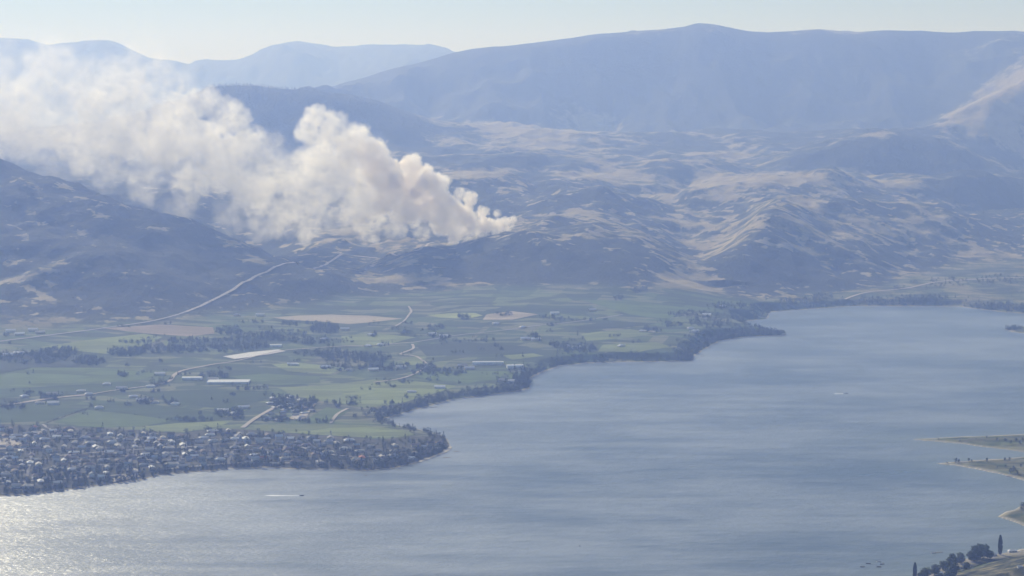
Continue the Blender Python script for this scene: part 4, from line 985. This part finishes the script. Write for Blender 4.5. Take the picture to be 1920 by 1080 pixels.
for px, py, rz, lab in [(1617, 1063, .3, 'leftmost dark boat moored off the near beach'), (1628, 1057, -.2, 'second dark boat from the left moored off the near beach'), (1648, 1053, .1, 'pale boat farthest out off the near beach'), (1654, 1058, .4, 'dark boat at the right of the mooring off the near beach'), (1648, 1063, -.1, 'dark boat closest to the near beach'), (1750, 1037, .1, 'dark boat beside the dock off the pale bushes'), (1840, 949.5, 0, 'dark boat off the tip of the lowest spit')][:6]:
    boat(px, py, rz, 7, lab, M_HULL if 'pale' in lab else M_DARK, False, 'rowing_boat')
def dock(px, py, rz, Ld, wd, label):
    x, y = at_level(px, py, 0.0); e = link('dock', None, None, (float(x), float(y), .5), rz); tag(e, label, 'dock')
    n = int(Ld / 1.5)
    x0, x1 = -Ld / 2, Ld / 2
    V = [(x0, -wd / 2, -.15), (x1, -wd / 2, -.15), (x1, wd / 2, -.15), (x0, wd / 2, -.15), (x0, -wd / 2, .1), (x1, -wd / 2, .1), (x1, wd / 2, .1), (x0, wd / 2, .1)]
    BX = [(0, 3, 2, 1), (4, 5, 6, 7), (0, 1, 5, 4), (1, 2, 6, 5), (2, 3, 7, 6), (3, 0, 4, 7)]
    link('deck', mesh_py('deck', V, BX, [M_WOOD]), e)
    for sx in (x0 + .6, x1 - .6):
        for sy in (-wd / 2 + .4, wd / 2 - .4):
            q = .18; V = [(sx + a * q, sy + b * q, z) for z in (-2.5, .9) for a, b in ((-1, -1), (1, -1), (1, 1), (-1, 1))]
            link('post', mesh_py('post', V, BX, [M_BARK]), e)
for px, py, rz, Ld, wd, lab in [(856, 847, .2, 9, 5, 'small dark dock off the tip of the wooded point'), (838, 858, .3, 14, 4, 'dark dock below the sandy beach of the wooded point'), (686, 892, .1, 5, 4, 'tiny dark swimming raft in front of the point'), (1008, 722, .3, 7, 4, 'small float off the shore at the white sheds'),
                                (812, 764, .5, 16, 3, 'dock in the small bay'), (1760, 1036, .1, 12, 3, 'dock off the pale bushes on the near bank'), (1893, 893, .1, 14, 6, 'pale jetty at the sandy spit'), (1316, 668, .2, 8, 4, 'small float off the shore trees at centre right')]:
    dock(px, py, rz, Ld, wd, lab)
ribbon('beach', [(782, 868), (815, 855.5), (838, 846), (845, 838)], 7, M_SAND, 'thin pale sand beach on the tip of the wooded point', .5)

# ------------------------------------------------------------------ smoke
fx, fy, fz = hit(905, 446, 6000)
PUFFS = [(962, 412, 7, .9, 0), (950, 431, 8, .9, 0), (930, 437, 9, .95, 0), (906, 445, 10, 1.0, 0), (878, 451, 10, 1.0, 0), (932, 401, 8, .85, 0), (905, 400, 12, .9, 0), (880, 372, 14, .85, 5), (862, 362, 12, .75, 5), (960, 424, 5, .8, 0),   # px, py, radius in px, density, how far behind the fire
 (952, 418, 11, 1.0, 0), (938, 420, 15, 1.0, 0), (915, 424, 22, 1.0, 0), (885, 428, 26, 1.0, 0), (858, 436, 22, 1.0, 0), (870, 405, 27, 1.0, 0), (838, 420, 26, .9, 10), (845, 385, 32, 1.0, 10), (815, 395, 38, .95, 15), (815, 350, 30, .9, 15),
 (790, 345, 34, .9, 20), (773, 310, 21, .9, 20), (775, 335, 22, .8, 20), (770, 390, 40, .75, 25), (735, 360, 46, .75, 30), (712, 318, 38, .75, 30), (690, 285, 34, .75, 30), (655, 262, 36, .75, 35), (620, 240, 34, .75, 35), (592, 222, 24, .7, 35), (580, 250, 28, .6, 40),
 (690, 380, 55, .55, 40), (640, 330, 60, .55, 45), (600, 300, 52, .5, 50), (640, 405, 36, .4, 50), (585, 375, 58, .42, 60), (575, 430, 30, .28, 60), (540, 330, 55, .4, 65), (530, 400, 42, .3, 70), (500, 300, 48, .36, 75), (480, 355, 52, .33, 80),
 (455, 280, 52, .32, 90), (430, 225, 38, .26, 90), (420, 320, 58, .30, 95), (395, 195, 34, .22, 100), (380, 260, 58, .28, 100), (360, 330, 50, .24, 110), (330, 200, 50, .24, 110), (310, 270, 66, .26, 120), (300, 130, 36, .16, 115), (287, 88, 28, .10, 120), (345, 150, 30, .15, 115),
 (250, 180, 62, .22, 130), (230, 260, 74, .24, 140), (270, 335, 44, .17, 140), (160, 190, 70, .20, 160), (140, 270, 66, .21, 165), (200, 320, 40, .14, 150), (70, 160, 72, .18, 185), (50, 235, 78, .20, 190), (110, 125, 55, .17, 170), (190, 145, 48, .18, 155), (20, 125, 50, .12, 190), (255, 120, 40, .16, 130), (-60, 125, 50, .08, 215), (100, 330, 45, .10, 175), (340, 385, 38, .13, 110), (430, 400, 40, .15, 90), (490, 425, 34, .17, 80), (270, 60, 22, .07, 125), (690, 430, 26, .26, 40), (740, 425, 24, .28, 30), (790, 430, 20, .34, 20), (-30, 155, 75, .15, 215), (-50, 225, 90, .18, 220), (-140, 150, 95, .15, 250), (-160, 240, 100, .16, 255), (-270, 160, 110, .13, 290), (-280, 250, 110, .13, 290)]
pr = np.random.default_rng(8)
PV = []; PR = []; PD = []; PS = []
for px, py, r, den, back in PUFFS:
    if den < .36: den = min(.5, den * 1.85)
    Yp = fy + back + 25
    x, y, z = (float(v) for v in at_depth(px, py, Yp)); rm = r * Yp / F_PX
    PV.append((x, y, z)); PR.append(rm); PD.append(den); PS.append(0)
    for k in range(14):
        d = pr.normal(size=3); d /= np.linalg.norm(d); q = pr.uniform(.34, .55)
        PV.append((x + d[0] * rm * .8, y + d[1] * rm * .8, z + d[2] * rm * .8)); PR.append(rm * q); PD.append(min(1.0, den * pr.uniform(.8, 1.15))); PS.append(1)
PV = np.array(PV); PR = np.array(PR)
me = bpy.data.meshes.new('smoke_plume'); me.from_pydata([tuple(v) for v in PV], [], [])
for an, arr in (('rad', PR), ('den', PD), ('small', PS)):
    a = me.attributes.new(an, 'FLOAT', 'POINT'); a.data.foreach_set('value', np.array(arr, np.float32))
smoke = tag(link('smoke_plume', me), 'thick white and tan smoke drifting left from the fire on the slope', 'smoke', None, 'stuff')

SMOKE_D = 0.06
def smoke_material():
    m = bpy.data.materials.new('wood_smoke'); m.use_nodes = True; t = m.node_tree; t.nodes.clear()
    out = nd(t, 'ShaderNodeOutputMaterial'); v = nd(t, 'ShaderNodeVolumePrincipled')
    t.links.new(ramp(t, attr(t, 'density'), [(0.03, (0.800, 0.782, 0.750)), (0.16, (0.905, 0.883, 0.842)), (0.35, (0.988, 0.960, 0.915)), (0.60, (0.982, 0.934, 0.872)), (0.95, (0.952, 0.876, 0.790))]), v.inputs['Color']); v.inputs['Density'].default_value = SMOKE_D
    v.inputs['Anisotropy'].default_value = 0.5; v.inputs['Absorption Color'].default_value = (0.2, 0.17, 0.13, 1)
    t.links.new(v.outputs[0], out.inputs['Volume']); return m
M_SMOKE = smoke_material()
g = bpy.data.node_groups.new('smoke_density', 'GeometryNodeTree')
g.interface.new_socket('Geometry', in_out='INPUT', socket_type='NodeSocketGeometry')
g.interface.new_socket('Geometry', in_out='OUTPUT', socket_type='NodeSocketGeometry')
gi = g.nodes.new('NodeGroupInput'); go = g.nodes.new('NodeGroupOutput')
def gm(op, a, b=None, c=None):
    n = g.nodes.new('ShaderNodeMath'); n.operation = op
    for i, v in enumerate((a, b, c)):
        if v is None: continue
        if hasattr(v, 'is_linked'): g.links.new(v, n.inputs[i])
        else: n.inputs[i].default_value = v
    return n.outputs[0]
P_ = g.nodes.new('GeometryNodeInputPosition').outputs[0]
def gattr(name):
    n = g.nodes.new('GeometryNodeInputNamedAttribute'); n.data_type = 'FLOAT'; n.inputs['Name'].default_value = name
    return n.outputs['Attribute']
def gnoise(scale, detail, rough, off=0.0):
    n = g.nodes.new('ShaderNodeTexNoise'); n.inputs['Scale'].default_value = scale; n.inputs['Detail'].default_value = detail; n.inputs['Roughness'].default_value = rough
    n.inputs['Distortion'].default_value = 0.3
    g.links.new(P_, n.inputs['Vector']); return n.outputs[0]
def sample(geo, val, typ, idx):
    n = g.nodes.new('GeometryNodeSampleIndex'); n.data_type = typ
    g.links.new(geo, n.inputs['Geometry']); g.links.new(val, n.inputs['Value']); g.links.new(idx, n.inputs['Index'])
    return n.outputs['Value']
sepg = g.nodes.new('GeometryNodeSeparateGeometry'); g.links.new(gi.outputs[0], sepg.inputs[0])
g.links.new(gm('GREATER_THAN', gattr('small'), 0.5), sepg.inputs['Selection'])
n_lo = gnoise(0.022, 5, 0.6); n_hi = gnoise(0.075, 5, 0.65); n_big = gnoise(0.006, 3, 0.5)
def body(geo, amp):
    sn = g.nodes.new('GeometryNodeSampleNearest'); g.links.new(geo, sn.inputs['Geometry'])
    idx = sn.outputs['Index']
    ctr = sample(geo, P_, 'FLOAT_VECTOR', idx); rad = sample(geo, gattr('rad'), 'FLOAT', idx); den = sample(geo, gattr('den'), 'FLOAT', idx)
    vm = g.nodes.new('ShaderNodeVectorMath'); vm.operation = 'DISTANCE'; g.links.new(P_, vm.inputs[0]); g.links.new(ctr, vm.inputs[1])
    d = gm('SUBTRACT', 1.0, gm('DIVIDE', vm.outputs['Value'], rad))
    return d, den
def shape(geo, shift):
    d, den = body(geo, 1)
    d = gm('ADD', d, gm('MULTIPLY', gm('SUBTRACT', n_lo, 0.5), 1.7)); d = gm('ADD', d, gm('MULTIPLY', gm('SUBTRACT', n_hi, 0.5), 1.0))
    # dense smoke keeps a crisp edge, old smoke is soft
    wdt = gm('ADD', 0.05, gm('MULTIPLY', gm('SUBTRACT', 1.0, den), 0.75))
    s = g.nodes.new('ShaderNodeMapRange'); s.interpolation_type = 'SMOOTHSTEP'; s.inputs['From Min'].default_value = 0.0
    g.links.new(gm('ADD', d, shift), s.inputs['Value']); g.links.new(wdt, s.inputs['From Max'])
    return gm('MULTIPLY', s.outputs[0], gm('POWER', den, 1.95))
dens = gm('MAXIMUM', shape(sepg.outputs['Inverted'], 0.0), shape(sepg.outputs['Selection'], 0.0))
dens = gm('MULTIPLY', dens, gm('MAXIMUM', gm('MULTIPLY_ADD', n_big, 2.4, -0.45), 0.18))
curl = gnoise(0.034, 7, 0.68)
dens = gm('MULTIPLY', dens, gm('MAXIMUM', gm('MULTIPLY_ADD', curl, 5.6, -1.85), 0.05))
vc = g.nodes.new('GeometryNodeVolumeCube')
lo = PV.min(0) - 60; hi = PV.max(0) + 60
xl = float(at_depth(-230, 200, fy + 200)[0]); lo[0] = max(lo[0], xl)
VOX = 5.0
vc.inputs['Min'].default_value = tuple(float(v) for v in lo); vc.inputs['Max'].default_value = tuple(float(v) for v in hi)
for ax, nm in enumerate(('Resolution X', 'Resolution Y', 'Resolution Z')): vc.inputs[nm].default_value = int((hi[ax] - lo[ax]) / VOX)
vc.inputs['Background'].default_value = 0.0
g.links.new(dens, vc.inputs['Density'])
sm = g.nodes.new('GeometryNodeSetMaterial'); sm.inputs['Material'].default_value = M_SMOKE
g.links.new(vc.outputs[0], sm.inputs[0]); g.links.new(sm.outputs[0], go.inputs[0])
mod = smoke.modifiers.new('smoke', 'NODES'); mod.node_group = g
me.materials.append(M_SMOKE)
# ------------------------------------------------------------------ air
def haze():
    m = bpy.data.materials.new('summer_haze'); m.use_nodes = True
    t = m.node_tree; t.nodes.clear()
    out = nd(t, 'ShaderNodeOutputMaterial'); v = nd(t, 'ShaderNodeVolumePrincipled')
    v.inputs['Color'].default_value = (*HAZE_COLOR, 1); v.inputs['Density'].default_value = HAZE_DENSITY
    v.inputs['Density Attribute'].default_value = ''; v.inputs['Color Attribute'].default_value = ''
    v.inputs['Absorption Color'].default_value = (1.0, 0.92, 0.2, 1); v.inputs['Anisotropy'].default_value = 0.30
    t.links.new(v.outputs[0], out.inputs['Volume'])
    try: m.cycles.homogeneous_volume = True
    except Exception: pass
    x, y0, y1, z0, z1 = 15500, -600, 28500, -12, 1600
    V = [(-x, y0, z0), (x, y0, z0), (x, y1, z0), (-x, y1, z0), (-x, y0, z1), (x, y0, z1), (x, y1, z1), (-x, y1, z1)]
    me = mesh_py('haze', V, [(0, 3, 2, 1), (4, 5, 6, 7), (0, 1, 5, 4), (1, 2, 6, 5), (2, 3, 7, 6), (3, 0, 4, 7)], [m])
    tag(link('haze', me), 'pale blue summer haze filling the air over the valley', 'haze', None, 'stuff')
haze()
